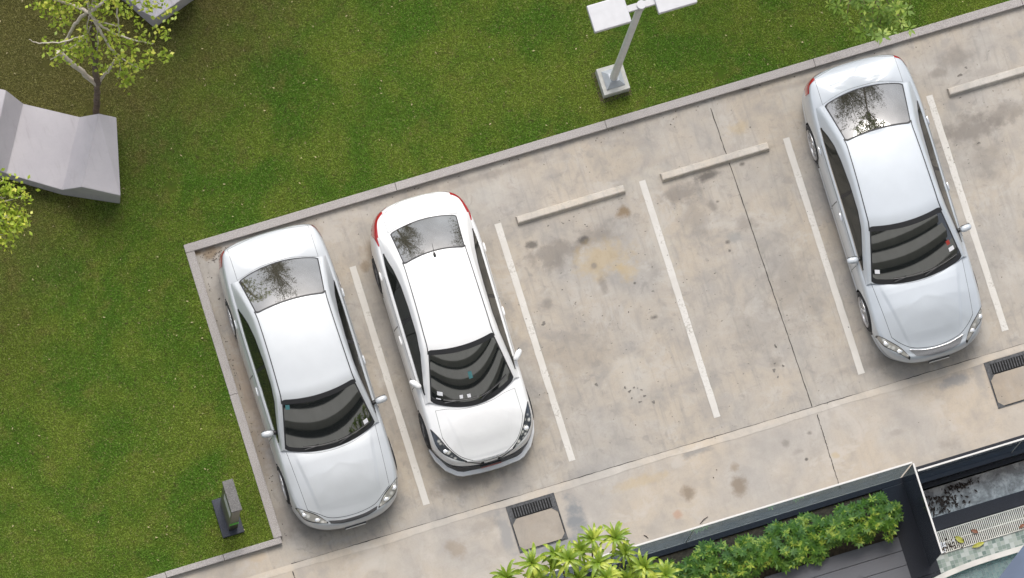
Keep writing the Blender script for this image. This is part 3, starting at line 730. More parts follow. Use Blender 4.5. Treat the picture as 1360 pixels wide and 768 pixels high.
    # lower grille band and lip
    lb = D['lower']; P = resample(cr(D['outline'], 14), 400); P = P[P[:, 0] > lb['x0']]; P = np.vstack([(P * [1, -1])[::-1][:-1], P])
    tn = np.gradient(P, axis=0); no = np.stack([-tn[:, 1], tn[:, 0]], 1); no /= np.linalg.norm(no, axis=1)[:, None]; no *= np.where((no[:, 0] < 0), -1, 1)[:, None]
    def band(z0, z1, d0, d1, nm, mt):
        V = []; 
        for ip, (p, q) in enumerate(zip(P, no)):
            ee = min(1, min(ip, len(P) - 1 - ip) / (len(P) * .16)); a = p + q * (d0 * ee - .012 * (1 - ee)); c = p + q * d1; V += [(a[0], a[1], z0), (c[0], c[1], z1)]
        F = [(2 * i, 2 * i + 2, 2 * i + 3, 2 * i + 1) for i in range(len(P) - 1)]; return obj(nm, V, F, mt, root, True)
    if lb.get('lip'):
        L2 = resample([(2.86, .862), (3.04, .815), (3.24, .70), (3.365, .55), (3.40, .46), (3.425, .2), (3.43, 0)], 90); L2 = np.vstack([L2, (L2 * [1, -1])[::-1][1:]]); n = len(L2)
        P2 = resample(P[::-1] if P[0][1] < 0 else P, n); V = []; V2 = []
        for ip in range(n):
            e = min(1, min(ip, n - 1 - ip) / (n * .1)); c = np.array([2.3, 0.0]); d_ = (L2[ip] - c) / np.linalg.norm(L2[ip] - c); a = L2[ip]
            for dd, z in ((-.16, .17), (-.01, .17), (0, .20), (-.006, .235), (-.03 - .04 * e, .245), (-.16, .245)): V.append((*(a + d_ * dd), z))
            b_ = P2[ip]; V2 += [(*(a - d_ * (.028 + .042 * e)), .243), (*(b_ + (a - b_) * .12), .43)]
        F = [(i * 6 + j, (i + 1) * 6 + j, (i + 1) * 6 + j + 1, i * 6 + j + 1) for i in range(n - 1) for j in range(5)]
        obj('front_lip', V, F, paint, root, True, 40)
        obj('lower_grille', V2, [(2 * i, 2 * i + 2, 2 * i + 3, 2 * i + 1) for i in range(n - 1)], M['trim'], root, True)
    else:
        band(.21, .225, -.012, -.008, 'lower_grille', M['trim'])
    for (x, y) in D.get('jets', ()):
        p = proj(bvB, (x, y), 'z', .006); v, f = superell(p, (.014, .012, .008), 6, 8, 1); obj('washer_jet', v, f, M['trim'], hood, True)
    if D.get('aerial'):
        a = gtop(D['aerial'], 0); v, f = superell((a[0], 0, a[2] + .012), (.045, .022, .016), 8, 12, .9); ae = obj('aerial', v, f, M['trim'], root, True)
        b = MB(); b.tube([(a[0] - .01, 0, a[2] + .02), (a[0] - .16, 0, a[2] + .15)], [.006, .003], 6); b.build('mast', M['trim'], ae)
    return root

def y(P): return P
camry_a = dict(pos=(-1.2105, 3.6246), rz=radians(-90) + .00398, wb=2.72, R=.325, hw=.895, paint=M['silver'],
  label='silver sedan with rounded headlights in the end bay beside the left lawn kerb',
  outline=[(3.66, 0), (3.655, .2), (3.61, .45), (3.51, .65), (3.35, .785), (3.1, .86), (2.72, .885), (1.9, .892), (1.2, .895), (0, .89), (-.5, .872), (-.85, .83), (-1.02, .735), (-1.09, .52), (-1.11, .24), (-1.115, 0)],
  zs=[(-1.2, .90), (-1.0, .955), (-.6, .975), (0, .955), (1, .915), (2.0, .88), (2.5, .86), (3.0, .79), (3.3, .735), (3.5, .70), (3.7, .675)],
  zt=[(-1.2, .95), (-1.0, 1.02), (-.6, 1.055), (0, 1.0), (1, .95), (2.2, .94), (2.5, .955), (2.8, .935), (3.1, .885), (3.35, .81), (3.55, .73), (3.7, .68)],
  ds=(.15, .075, .06), low=(.05,),
  rows=[(2.47, .955, .745, .185, .925, .785, .90, .80, .875), (2.08, 1.180, .665, .14, 1.14, .735, 1.10, .80, .885), (1.67, 1.385, .59, .09, 1.345, .668, 1.295, .80, .895), (1.35, 1.432, .575, .05, 1.39, .652, 1.325, .80, .905), (.85, 1.455, .565, 0, 1.412, .645, 1.34, .80, .92), (.40, 1.435, .562, -.03, 1.39, .648, 1.315, .80, .935), (.115, 1.39, .57, -.055, 1.345, .665, 1.25, .795, .945), (-.22, 1.235, .612, -.085, 1.20, .715, 1.12, .79, .955), (-.57, 1.06, .66, -.12, 1.03, .755, 1.0, .785, .955)],
  rw=(6.05, 7.92), hood_front=[(3.515, 0), (3.50, .2), (3.455, .38), (3.35, .53), (3.26, .66)], hood_side=None, hood_rear=[(2.50, 0), (2.47, .3), (2.40, .52), (2.30, .72)],
  boot_front=[(-.585, 0), (-.56, .3), (-.47, .655)], boot_rear=[(-1.06, 0), (-1.045, .3), (-.985, .655)],
  wipers=[(.12, .88, .18, .20), (-.62, .10, .17, .20)], door_f=(2.02, 1.02), door_r=(1.0, .12), handle=(1.27, .16), handle_z=.83, bp=.98, belt=True, handle_mat=M['silver'],
  win=dict(x=[-.02, .08, .25, .5, .9, 1.3, 1.55, 1.8, 2.02, 2.12], lo=[.99, .985, .98, .972, .96, .948, .942, .935, .93, .928], hi=[.995, 1.06, 1.15, 1.235, 1.285, 1.285, 1.235, 1.10, .985, .93]) ,
  hl_hi=[(3.16, .825), (3.26, .69), (3.37, .54), (3.525, .405)], hl_lo=[(3.165, .83), (3.37, .745), (3.475, .60), (3.54, .41)], bulbs=(.35, .72),
  tl_a=[(-.97, .71), (-.91, .76), (-.76, .81)], tl_b=[(-1.035, .71), (-.965, .79), (-.78, .84)], tl_r=([(.50, .70), (.80, .70)], [(.50, .88), (.78, .88)]),
  mirror=(1.97, .925, .985), mirror_r=(.055, .10, .065), grille=([(3.555, 0), (3.545, .2), (3.50, .40)], [(3.605, 0), (3.595, .2), (3.555, .37)], M['grille'], True, 'alloy_dark'), plate=(3.67, .43, 'plate_white'),
  lower=dict(x0=3.2), jets=((2.59, .28), (2.59, -.28)), spokes=10, bulge=.010, crease=(.60, .46, .012), stickers=((1.72, -.86, .09, .05, 'tealbit', 'sticker'), (.32, .82, .08, .05, 'paper', 'sticker')))
vios = dict(pos=(1.149, 3.6252), rz=radians(-90) - .00965, wb=2.55, R=.305, hw=.862, paint=M['white'],
  label='white sedan with a short roof aerial and red front plate',
  outline=[(3.325, 0), (3.315, .2), (3.275, .44), (3.185, .63), (3.04, .75), (2.85, .83), (2.5, .85), (1.8, .855), (1.0, .86), (0, .86), (-.35, .835), (-.65, .775), (-.84, .665), (-.95, .46), (-.99, .2), (-.995, 0)],
  zs=[(-1.2, .94), (-.9, .985), (-.5, .995), (0, .985), (1, .945), (1.9, .905), (2.4, .87), (2.8, .81), (3.1, .735), (3.3, .68), (3.5, .65)],
  zt=[(-1.2, .99), (-.95, 1.06), (-.5, 1.09), (0, 1.03), (1, .98), (2.1, .96), (2.4, .975), (2.7, .945), (2.95, .885), (3.15, .80), (3.3, .72), (3.5, .66)],
  ds=(.10, .08, .07), low=(.085,),
  rows=[(2.47, .98, .69, .24, .945, .735, .92, .765, .89), (2.02, 1.199, .60, .16, 1.157, .672, 1.11, .765, .91), (1.58, 1.395, .53, .08, 1.355, .612, 1.30, .765, .92), (1.25, 1.445, .52, .04, 1.405, .60, 1.33, .765, .935), (.78, 1.47, .51, 0, 1.43, .595, 1.345, .765, .955), (.32, 1.445, .505, -.04, 1.405, .60, 1.32, .765, .97), (.02, 1.395, .505, -.075, 1.355, .62, 1.255, .765, .98), (-.28, 1.24, .53, -.085, 1.205, .665, 1.14, .755, .985), (-.56, 1.09, .55, -.085, 1.06, .705, 1.03, .745, .985)],
  rw=(6.03, 7.93), hood_front=[(3.30, 0), (3.27, .22), (3.15, .44), (2.98, .575), (2.80, .65)], hood_side=None, hood_rear=[(2.49, 0), (2.47, .25), (2.41, .46), (2.38, .64)],
  boot_front=[(-.575, 0), (-.56, .3), (-.50, .56)], boot_rear=[(-.93, 0), (-.92, .25), (-.80, .56)],
  wipers=[(.10, .86, .2, .34), (-.72, .05, .2, .24)], door_f=(1.9, .95), door_r=(.93, .15), handle=(1.15, .10), handle_z=.83, bp=.92, belt=False,
  win=dict(x=[-.18, -.05, .12, .4, .75, 1.2, 1.5, 1.75, 1.95, 2.08], lo=[1.045, 1.03, 1.015, 1.005, .995, .98, .97, .962, .957, .955], hi=[1.05, 1.10, 1.18, 1.26, 1.295, 1.29, 1.23, 1.10, 1.0, .957]),
  hl_hi=[(2.62, .785), (2.78, .70), (2.98, .60), (3.14, .48), (3.235, .37)], hl_lo=[(2.62, .795), (2.88, .775), (3.045, .69), (3.175, .53), (3.25, .375)], bulbs=(.55,),
  tl_a=[(-.83, .545), (-.73, .66), (-.55, .71), (-.34, .74)], tl_b=[(-.895, .56), (-.795, .72), (-.60, .785), (-.34, .758)], tl_r=([(.42, .74), (.76, .74)], [(.46, .93), (.74, .93)]),
  mirror=(1.90, .83, 1.0), mirror_r=(.05, .105, .058), mirror_rot=.85, grille=([(3.335, 0), (3.30, .2), (3.235, .40)], [(3.343, 0), (3.309, .2), (3.242, .405)], M['trim'], False), plate=(3.355, .37, 'plate_red'),
  lower=dict(x0=2.86, lip=.095), spokes=5, lens=M['headlight_dark'], bulge=.015, crease=(.50, .36, .006), rim=M['alloy_dark'], aerial=5.75, rearglass=None,
  stickers=((.42, -.78, .07, .06, 'paper', 'sticker'), (.34, -.22, .06, .13, 'paper', 'parking_slip'), (1.0, .02, .12, .05, 'tealbit', 'dashboard_tag'), (.22, -.82, .02, .05, 'paper', 'sticker')))
camry_b = dict(pos=(8.3854, 3.6498), rz=radians(-90) - .0109, wb=2.775, R=.335, hw=.91, paint=M['silver_pale'],
  label='silver sedan with slim angular headlights and mesh grille standing alone at the right',
  outline=[(3.815, 0), (3.81, .22), (3.76, .48), (3.63, .70), (3.47, .815), (3.2, .885), (2.8, .905), (1.9, .91), (1.2, .91), (0, .91), (-.4, .89), (-.75, .84), (-.93, .73), (-1.02, .50), (-1.045, .22), (-1.05, 0)],
  zs=[(-1.2, .93), (-.95, .985), (-.5, 1.0), (0, .98), (1, .94), (2.0, .90), (2.5, .88), (3.0, .82), (3.3, .76), (3.6, .70), (3.9, .67)],
  zt=[(-1.2, .99), (-1.0, 1.06), (-.55, 1.085), (0, 1.03), (1, .98), (2.3, .97), (2.6, .985), (2.95, .955), (3.2, .90), (3.45, .82), (3.65, .73), (3.9, .67)],
  ds=(.16, .075, .06), low=(.06,),
  rows=[(2.61, .985, .76, .16, .95, .80, .925, .825, .90), (2.16, 1.205, .67, .12, 1.163, .745, 1.11, .825, .915), (1.73, 1.395, .585, .085, 1.355, .668, 1.30, .82, .92), (1.40, 1.445, .57, .05, 1.405, .652, 1.335, .82, .93), (.88, 1.47, .555, 0, 1.43, .642, 1.35, .82, .945), (.45, 1.45, .545, -.03, 1.41, .645, 1.325, .82, .96), (.20, 1.40, .545, -.05, 1.36, .665, 1.26, .815, .97), (-.18, 1.245, .60, -.08, 1.21, .725, 1.13, .81, .975), (-.56, 1.085, .66, -.115, 1.055, .765, 1.02, .80, .975)],
  rw=(6.05, 7.92), hood_front=[(3.64, 0), (3.62, .2), (3.565, .40), (3.45, .56), (3.335, .665)], hood_side=None, hood_rear=[(2.63, 0), (2.60, .3), (2.54, .52), (2.47, .74)],
  boot_front=[(-.585, 0), (-.57, .3), (-.47, .66)], boot_rear=[(-1.01, 0), (-.99, .3), (-.90, .655)],
  wipers=[(.10, .9, .17, .22), (-.55, .08, .16, .2)], door_f=(2.1, 1.06), door_r=(1.04, .14), handle=(1.3, .2), handle_z=.85, bp=1.02, belt=True, handle_mat=M['chrome'],
  win=dict(x=[-.10, .02, .22, .5, .9, 1.35, 1.62, 1.88, 2.1, 2.2], lo=[1.015, 1.01, 1.0, .99, .98, .97, .963, .958, .953, .95], hi=[1.02, 1.09, 1.18, 1.25, 1.295, 1.295, 1.24, 1.11, 1.0, .953]),
  hl_hi=[(3.22, .87), (3.36, .73), (3.52, .57), (3.70, .455)], hl_lo=[(3.23, .878), (3.43, .80), (3.575, .645), (3.735, .468)], bulbs=(.35, .7),
  tl_a=[(-.885, .655), (-.82, .755), (-.70, .80)], tl_b=[(-.955, .655), (-.88, .78), (-.71, .835)], tl_r=([(.48, .74), (.82, .74)], [(.48, .91), (.80, .91)]),
  mirror=(2.03, .93, 1.0), mirror_r=(.055, .095, .062), grille=([(3.66, 0), (3.645, .22), (3.585, .45)], [(3.765, 0), (3.75, .2), (3.71, .36)], M['grille_pale'], True), plate=(3.83, .42, 'plate_white'),
  lower=dict(x0=3.3), spokes=10, bulge=.013, crease=(.62, .40, .014), stickers=((.42, -.86, .07, .05, 'paper', 'sticker'), (.5, .84, .07, .06, 'paper', 'sticker'), (.75, .82, .08, .04, 'plate_red', 'sticker')))
for d in (camry_a, vios, camry_b):
    if d.get('rearglass', 1) is None: d.pop('rearglass')
    build_car(d)

# ------------------------------------------------------------------ wheel stops
def wheel_stop(x0, x1, yc, label):
    b = MB(); zt = .10; b.add([(x0, yc - .075, 0), (x1, yc - .075, 0), (x1, yc + .075, 0), (x0, yc + .075, 0), (x0 + .01, yc - .045, zt), (x1 - .01, yc - .045, zt), (x1 - .01, yc + .05, zt), (x0 + .01, yc + .05, zt)],
          [(4, 5, 6, 7), (0, 1, 5, 4), (1, 2, 6, 5), (2, 3, 7, 6), (3, 0, 4, 7)])
    bm = bmesh.new(); vs = [bm.verts.new(v) for v in b.v]; [bm.faces.new([vs[i] for i in f]) for f in b.f]
    bmesh.ops.bevel(bm, geom=[e for e in bm.edges if all(v.co.z > .05 for v in e.verts)], offset=.008, segments=2, affect='EDGES'); mb = MB(); mb.bm(bm)
    o = mb.build('wheel_stop', M['stop']); tag(o, label, 'wheel stop', 'concrete wheel stops'); return o
wheel_stop(2.69, 4.47, 3.89, 'concrete wheel stop in the empty bay next to the white car')
wheel_stop(5.08, 6.86, 3.89, 'concrete wheel stop crossed by the long pavement joint')
wheel_stop(9.86, 11.64, 3.89, 'concrete wheel stop at the right edge beyond the lone silver car')

# ------------------------------------------------------------------ drains
def drain(x0, label, w=.79):
    y1, y0 = -.395, -1.155
    r = empty('drain_cover', (x0, y0, 0)); tag(r, label, 'drain', 'drain covers along the edge strip'); X = w; Y = y1 - y0
    b = MB(); t = .013; z = .012
    b.box((0, 0, 0), (X, t, z)); b.box((0, Y - .05, 0), (X, Y, z)); b.box((0, t, 0), (t, Y - .05, z)); b.box((X - t, t, 0), (X, Y - .05, z)); b.box((t, Y - .215, 0), (.07, Y - .05, z)); b.box((X - .07, Y - .215, 0), (X - t, Y - .05, z))
    b.build('frame', M['iron'], r)
    for (cx, cy, sx, sy) in ((t, t, 1, 1), (X - t, t, -1, 1), (t, Y - .215, 1, -1), (X - t, Y - .215, -1, -1)):
        b = MB(); P = [(cx, cy), (cx + sx * .1, cy), (cx, cy + sy * .1)]; P = P if sx * sy > 0 else P[::-1]; b.prism(P, .008, .016); b.build('corner_plate', M['iron'], r)
    b = MB(); b.box((t + .012, t + .012, 0), (X - t - .012, Y - .225, .008), .003); b.build('cover_slab', M['slab'], r)
    b = MB(); b.box((t, t, 0), (X - t, Y - .05, .004)); b.build('gap', M['void'], r)
    n = 15; g = MB()
    for i in range(n + 1):
        x = .075 + (X - .15) * i / n; g.box((x - .009, Y - .205, .005), (x + .009, Y - .055, .014))
    g.build('grate', M['iron'], r)
    return r
drain(1.17, 'square drain cover with an iron grate near the white car, above the leafy tree')
drain(9.07, 'square drain cover with an iron grate at the right edge of the photo', .8)

# ------------------------------------------------------------------ lamp post
def lamp_post():
    bx, by = 4.7916, 5.5836; H = 5.97
    r = empty('street_lamp', (bx, by, LZ)); tag(r, 'white twin head lamp post on a square pad in the lawn', 'street lamp')
    b = MB(); b.box((-.215, -.225, -.1), (.215, .215, .26), .012); b.build('base_pad', M['concpad'], r)
    b = MB(); b.add([(-.15, -.15, .26), (.15, -.15, .26), (.15, .15, .26), (-.15, .15, .26), (-.15, -.15, .278), (.15, -.15, .278), (.15, .15, .278), (-.15, .15, .278), (-.07, -.07, .36), (.07, -.07, .36), (.07, .07, .36), (-.07, .07, .36)],
        [(0, 1, 5, 4), (1, 2, 6, 5), (2, 3, 7, 6), (3, 0, 4, 7), (4, 5, 9, 8), (5, 6, 10, 9), (6, 7, 11, 10), (7, 4, 8, 11), (8, 9, 10, 11)]); b.build('base_plate', M['galv'], r)
    b = MB(); b.tube([(0, 0, .3), (0, 0, 2), (0, 0, H - .16)], [.062, .057, .053], 20); b.build('pole', M['polewhite'], r, True, 40)
    b = MB(); b.tube([(0, 0, H - .2), (0, 0, H)], .068, 20); b.build('pole_cap', M['lampwhite'], r, True, 40)
    b = MB(); b.box((-.45, -.05, H - .13), (.45, .05, H - .04), .006); b.build('cross_arm', M['lampwhite'], r)
    for s, x0, x1, y0, y1 in ((-1, -.80, -.22, -.21, .21), (1, .21, .82, -.21, .21)):
        h = empty('lamp_head', (0, 0, 0)); h.parent = r
        b = MB(); b.box((x0, y0, H - .11), (x1, y1, H + .02), .014); b.build('housing', M['lampwhite'], h)
        b = MB(); b.box((x0 + .06, y0 + .05, H - .118), (x1 - .06, y1 - .05, H - .1105)); b.build('lens', M['headlight'], h)
    o = rect('soil_patch', bx - .27, bx + .25, by - .29, by + .22, LZ + .003, M['dirt'])
lamp_post()

# ------------------------------------------------------------------ signage totem in the lawn
def totem():
    cx, cy = -3.03, .71
    r = empty('sign_bollard', (cx, cy, LZ)); tag(r, 'grey stone sign bollard with a green mark on a granite plinth in the lawn', 'bollard'); r.rotation_euler = (0, 0, 0)
    b = MB(); b.box((-.175, -.31, -.05), (.175, .31, .06), .008); b.build('plinth', M['bol_base'], r)
    b = MB(); b.box((-.06, -.23, .06), (.08, .23, 2.22), .006); b.build('body', M['brown_panel'], r)
    b = MB(); b.box((-.075, -.25, 2.22), (.095, .25, 2.32), .006); b.build('cap', M['granite_rough'], r)
    b = MB(); b.box((-.0625, -.20, 1.30), (-.0605, .13, 1.78)); b.build('strip_light', M['lampwhite'], r)
    b = MB(); b.box((-.061, -.2335, .62), (.081, -.2305, .82)); b.build('green_mark', M['sign_green'], r)
    b = MB(); b.box((-.061, -.2332, .1), (.081, -.2303, .56)); b.build('dark_panel', M['trim'], r)
totem()

# ------------------------------------------------------------------ folded concrete benches
def bench(label, top_back, top_front, undercut=.0):
    """two matching polylines of top points (px, py, z) -> folded slab down to the ground"""
    A = [at(*p) for p in top_back]; B = [at(*p) for p in top_front]; n = len(A)
    r = empty('concrete_bench', ((A[n // 2][0] + B[n // 2][0]) / 2, (A[n // 2][1] + B[n // 2][1]) / 2, LZ)); tag(r, label, 'bench', 'folded concrete benches on the lawn')
    o = np.array(r.location); b = MB()
    A = [p - o for p in A]; B = [p - o for p in B]; z0 = -.02
    def low(p, q): v = p + (q - p) * undercut; return np.array([v[0], v[1], z0])
    V = A + B + [low(p, q) for p, q in zip(A, B)] + [low(q, p) for p, q in zip(A, B)]
    F = [(i, n + i, n + i + 1, i + 1) for i in range(n - 1)] + [(2 * n + i, i, i + 1, 2 * n + i + 1) for i in range(n - 1)] + [(n + i, 3 * n + i, 3 * n + i + 1, n + i + 1) for i in range(n - 1)] + [(0, 2 * n, 3 * n, n), (n - 1, 2 * n - 1, 4 * n - 1, 3 * n - 1)]
    bm = bmesh.new(); vs = [bm.verts.new(v) for v in V]; [bm.faces.new([vs[i] for i in f]) for f in F]
    bmesh.ops.recalc_face_normals(bm, faces=bm.faces[:]); bmesh.ops.bevel(bm, geom=bm.edges[:], offset=.007, segments=2, affect='EDGES')
    b.bm(bm); b.build('folded_slab', M['bench'], r)
    return r
bench('pale grey folded concrete bench below the tree at the left edge', [(-45, 108, .62), (8, 120, .95), (31, 138, .50), (105.6, 155.6, .50), (131, 151, 1.02), (154.5, 156, .78)], [(-68, 214, .62), (-14, 223, .95), (9, 231, .50), (83, 252.5, .50), (109, 248.5, 1.02), (160, 260, .78)])
bench('grey concrete bench partly cut off by the top edge beside the tree', [(150, -75, .75), (190, -58, .5), (215, -45, .5), (262, -15, .8)], [(130, -22, .75), (165, -6, .5), (187, 14, .52), (206, 24, .85)])

# ------------------------------------------------------------------ leaves
def leaf_quads(C, D, U, L, W):
    """flat pointed leaves: centre base C, direction D, normal-ish U; returns V (n*4,3) diamond, F"""
    S = np.cross(D, U); S /= np.linalg.norm(S, axis=1)[:, None] + 1e-9
    Nn = np.cross(S, D)
    mid = C + D * (L * .5)[:, None]
    V = np.stack([C, mid + S * (W / 2)[:, None] - Nn * (W * .12)[:, None], C + D * L[:, None] - Nn * (L * .12)[:, None], mid - S * (W / 2)[:, None] - Nn * (W * .12)[:, None]], 1).reshape(-1, 3)
    F = np.arange(len(C) * 4).reshape(-1, 4); return V, F
def rdir(n, up=.2):
    d = rng.normal(size=(n, 3)); d[:, 2] = d[:, 2] * .5 + up; return d / np.linalg.norm(d, axis=1)[:, None]
def clusters(centres, n_per, spread, L, W, up=.15):
    Cs = []
    for (c, k) in centres: Cs.append(np.asarray(c) + rng.normal(size=(max(2, int(n_per * k)), 3)) * spread * np.array([1, 1, .7]) * k ** .4)
    C = np.vstack(Cs); n = len(C); U = rdir(n, .9); D = rdir(n, up)
    return leaf_quads(C, D, U, rng.uniform(L * .7, L * 1.3, n), rng.uniform(W * .7, W * 1.25, n))
def whorls(centres, n_per, spread, L, W):
    C = []; D = []; U = []; Ls = []
    for (c, k) in centres:
        for _ in range(max(1, int(n_per * k))):
            o = np.asarray(c) + rng.normal(size=3) * spread * np.array([1, 1, .6]); nl = random.randint(5, 7); ph = rng.uniform(0, 6.28); tl = rng.normal(size=2) * .35; sc = rng.uniform(.7, 1.15)
            for i in range(nl):
                a = ph + 2 * pi * i / nl + rng.normal() * .15; d = np.array([cos(a), sin(a), rng.uniform(-.15, .4)]); nn = np.array([tl[0], tl[1], 1]); d = d - nn * (d @ nn) / (nn @ nn) * .7; d /= np.linalg.norm(d)
                C.append(o + d * .012); D.append(d); U.append(nn / np.linalg.norm(nn)); Ls.append(L * sc * rng.uniform(.8, 1.15))
    Ls = np.array(Ls); return leaf_quads(np.array(C), np.array(D), np.array(U), Ls, Ls * (W / L))
def limb(b, pts, r0, r1, n=7, wob=.02):
    P = cr(pts, 5) if len(pts) > 2 else resample(pts, 6); P = P + np.r_[[[0, 0, 0]], rng.normal(size=(len(P) - 1, 3)) * wob]
    b.tube(P, list(np.linspace(r0, r1, len(P))), n); return P

def young_tree():
    base = at(128, 151, LZ)
    r = empty('lawn_tree', base); tag(r, 'sparse young tree with pale bare branches and lime leaves behind the folded bench', 'tree', 'trees around the lawn')
    o = base; T = MB(); L_ = MB(); A = lambda px, py, z: at(px, py, z) - o
    limb(T, [A(128, 151, LZ), A(128.5, 130, .75), A(129, 113, 1.3)], .055, .045, 10, .006)
    limb(T, [A(129, 113, 1.3), A(127, 92, 2.0), A(125, 60, 2.9), A(119, 17, 3.9)], .05, .04, 10, .01)
    T.build('trunk', M['bark'], r, True, 60)
    tips = []
    def br(pts, r0, r1, leafy=1.0, every=2):
        P = limb(L_, [A(*p) for p in pts], r0 * 1.0, r1 * 1.2, 7, .006); 
        for q in P[len(P) // 3::every]: tips.append((q, leafy))
    br([(129, 113, 1.3), (105, 92, 1.9), (77, 69, 2.5)], .042, .034, 0.0)
    br([(129, 113, 1.3), (137, 101, 1.7), (146, 91, 2.1), (152, 80, 2.5)], .03, .014, .3)
    H = (119, 17, 3.9)
    br([H, (100, 8, 3.8), (80, 2, 4.1), (60, -4, 4.3)], .03, .012, .9); br([H, (128, 10, 4.2), (138, 2, 4.5), (150, -12, 4.8)], .03, .012, .9)
    br([H, (108, 22, 3.5), (95, 40, 2.9), (84, 62, 2.3)], .03, .02, .1); br([H, (125, 26, 3.9), (150, 34, 3.9), (160, 35, 4.0)], .016, .005, .3)
    br([H, (130, 30, 3.7), (152, 45, 3.4), (185, 55, 3.3), (204, 58, 3.4)], .024, .006, .7); br([H, (122, 28, 3.7), (116, 45, 3.3), (100, 60, 3.0), (66, 80, 2.7)], .018, .006, .6)
    br([H, (117, 30, 3.7), (115, 55, 3.1), (110, 68, 2.8)], .014, .005, .6); br([H, (128, 34, 3.6), (130, 55, 3.2), (128, 70, 2.8)], .014, .005, .8)
    br([H, (136, 46, 3.5), (146, 62, 3.1), (160, 76, 2.8), (188, 93, 2.5)], .026, .006, .9); br([(150, 70, 2.9), (160, 88, 2.5), (157, 104, 2.3)], .01, .005, .9)
    br([(120, 45, 3.3), (85, 55, 3.0), (52, 57, 3.0), (39, 52, 3.1)], .014, .005, .1); br([H, (150, -4, 4.1), (156, 22, 3.8), (158, 44, 3.5)], .02, .008, .4)
    br([H, (135, -20, 4.6), (170, -15, 4.6), (192, 10, 4.2)], .02, .005, .6); br([H, (110, -25, 4.8), (90, -50, 5.0)], .025, .01, .9); br([H, (140, -30, 4.8), (160, -60, 5.0)], .025, .01, .9)
    L_.build('branches', M['bark_pale'], r, True, 60)
    P = []
    for (px, py, z, k) in [(58, 5, 4.2, 1.0), (70, 12, 4.1, 1.0), (82, 20, 3.9, .9), (62, -8, 4.3, 1), (95, 5, 4.1, .7), (118, -2, 4.3, .8), (135, 16, 4.0, .7), (160, 8, 4.2, .8), (172, 18, 4.0, .6), (150, -3, 4.4, .8), (195, 5, 4.1, .9), (206, 10, 4.1, .7), (222, 18, 4.0, .55), (212, 42, 3.6, .6), (224, 47, 3.6, .45), (190, 45, 3.5, .6), (160, 52, 3.3, .9), (170, 62, 3.1, .9), (148, 66, 3.0, .8), (155, 78, 2.8, .9), (175, 75, 2.9, .9), (130, 80, 2.7, .5), (110, 60, 3.1, .9), (95, 66, 2.9, .8), (85, 62, 2.9, .6), (102, 74, 2.7, .7), (120, 68, 2.9, .8), (75, 80, 2.6, .5), (66, 64, 2.9, .5), (135, 90, 2.5, .6), (165, 95, 2.5, .9), (170, 108, 2.4, 1.0), (163, 112, 2.4, .6), (178, 90, 2.6, .8), (200, 72, 3.0, .7), (222, 76, 3.0, .7), (215, 70, 3.1, .5), (190, 85, 2.7, .6), (145, 45, 3.5, .7), (110, 45, 3.4, .6), (80, 30, 3.7, .5), (180, 30, 3.8, .5), (100, -15, 4.5, 1), (140, -30, 4.6, 1), (70, -30, 4.5, 1), (180, -20, 4.5, 1), (210, -8, 4.3, .8)]:
        P.append((A(px, py, z), k))
    P = [(c, k * (.55 if abs(c[0] + .0 - P[20][0][0]) < .62 and abs(c[1] - P[20][0][1]) < .45 else 1.05)) for c, k in P]; P += [(t, .14 * k) for t, k in tips if k > 0.25]
    V, F = clusters(P, 46, .085, .075, .055, .15); fast_mesh('crown', V, F, M['leaf_lime'], r)
young_tree()

def leafy_tree(name_label, base, trunk_pts, crown_pts, leafmat, L, W, n_per, spread, bark='bark', r0=.09, group='trees around the lawn', cat='tree', whorl=False):
    r = empty('lawn_tree', base); tag(r, name_label, cat, group); b = MB(); o = np.asarray(base, float)
    limb(b, [np.asarray(p) - o for p in trunk_pts], r0, r0 * .55, 9, .008); hub = np.asarray(trunk_pts[-1]) - o; b.build('trunk', M['bark'], r, True, 60)
    l = MB(); P = []
    for (c, k) in crown_pts:
        c = np.asarray(c, float) - o; mid = (hub + c) / 2 + rng.normal(size=3) * .08; limb(l, [hub, mid, c], r0 * .28, .006, 6, .01); P.append((c, k))
        for q in (.55, .75): P.append((hub + (c - hub) * q + rng.normal(size=3) * .12, k * .5))
    l.build('branches', M[bark], r, True, 60); V, F = (whorls if whorl else clusters)(P, n_per, spread, L, W); fast_mesh('crown', V, F, leafmat, r); return r
# left-edge tree: stands just outside the frame, its crown reaches in
bx = at(-75, 330, LZ)
leafy_tree('lime leaved tree reaching in at the left edge below the folded bench', bx, [bx, at(-70, 300, 1.5), at(-55, 275, 2.6)],
  [(at(5, 240, 3.0), .8), (at(18, 252, 2.9), .8), (at(28, 262, 2.8), .5), (at(8, 262, 2.8), .7), (at(12, 290, 2.7), .9), (at(28, 288, 2.7), .7), (at(20, 302, 2.6), .9), (at(5, 312, 2.6), .9), (at(0, 295, 2.7), .9), (at(28, 300, 2.6), .5), (at(-20, 250, 3.1), 1), (at(-30, 300, 3.0), 1), (at(-60, 250, 3.4), 1.2), (at(-90, 290, 3.4), 1.2), (at(-60, 340, 3.1), 1.2), (at(-110, 340, 3.2), 1.1), (at(5, 318, 2.5), .6)],
  M['leaf_lime'], .075, .05, 60, .10, 'bark_pale', .06)
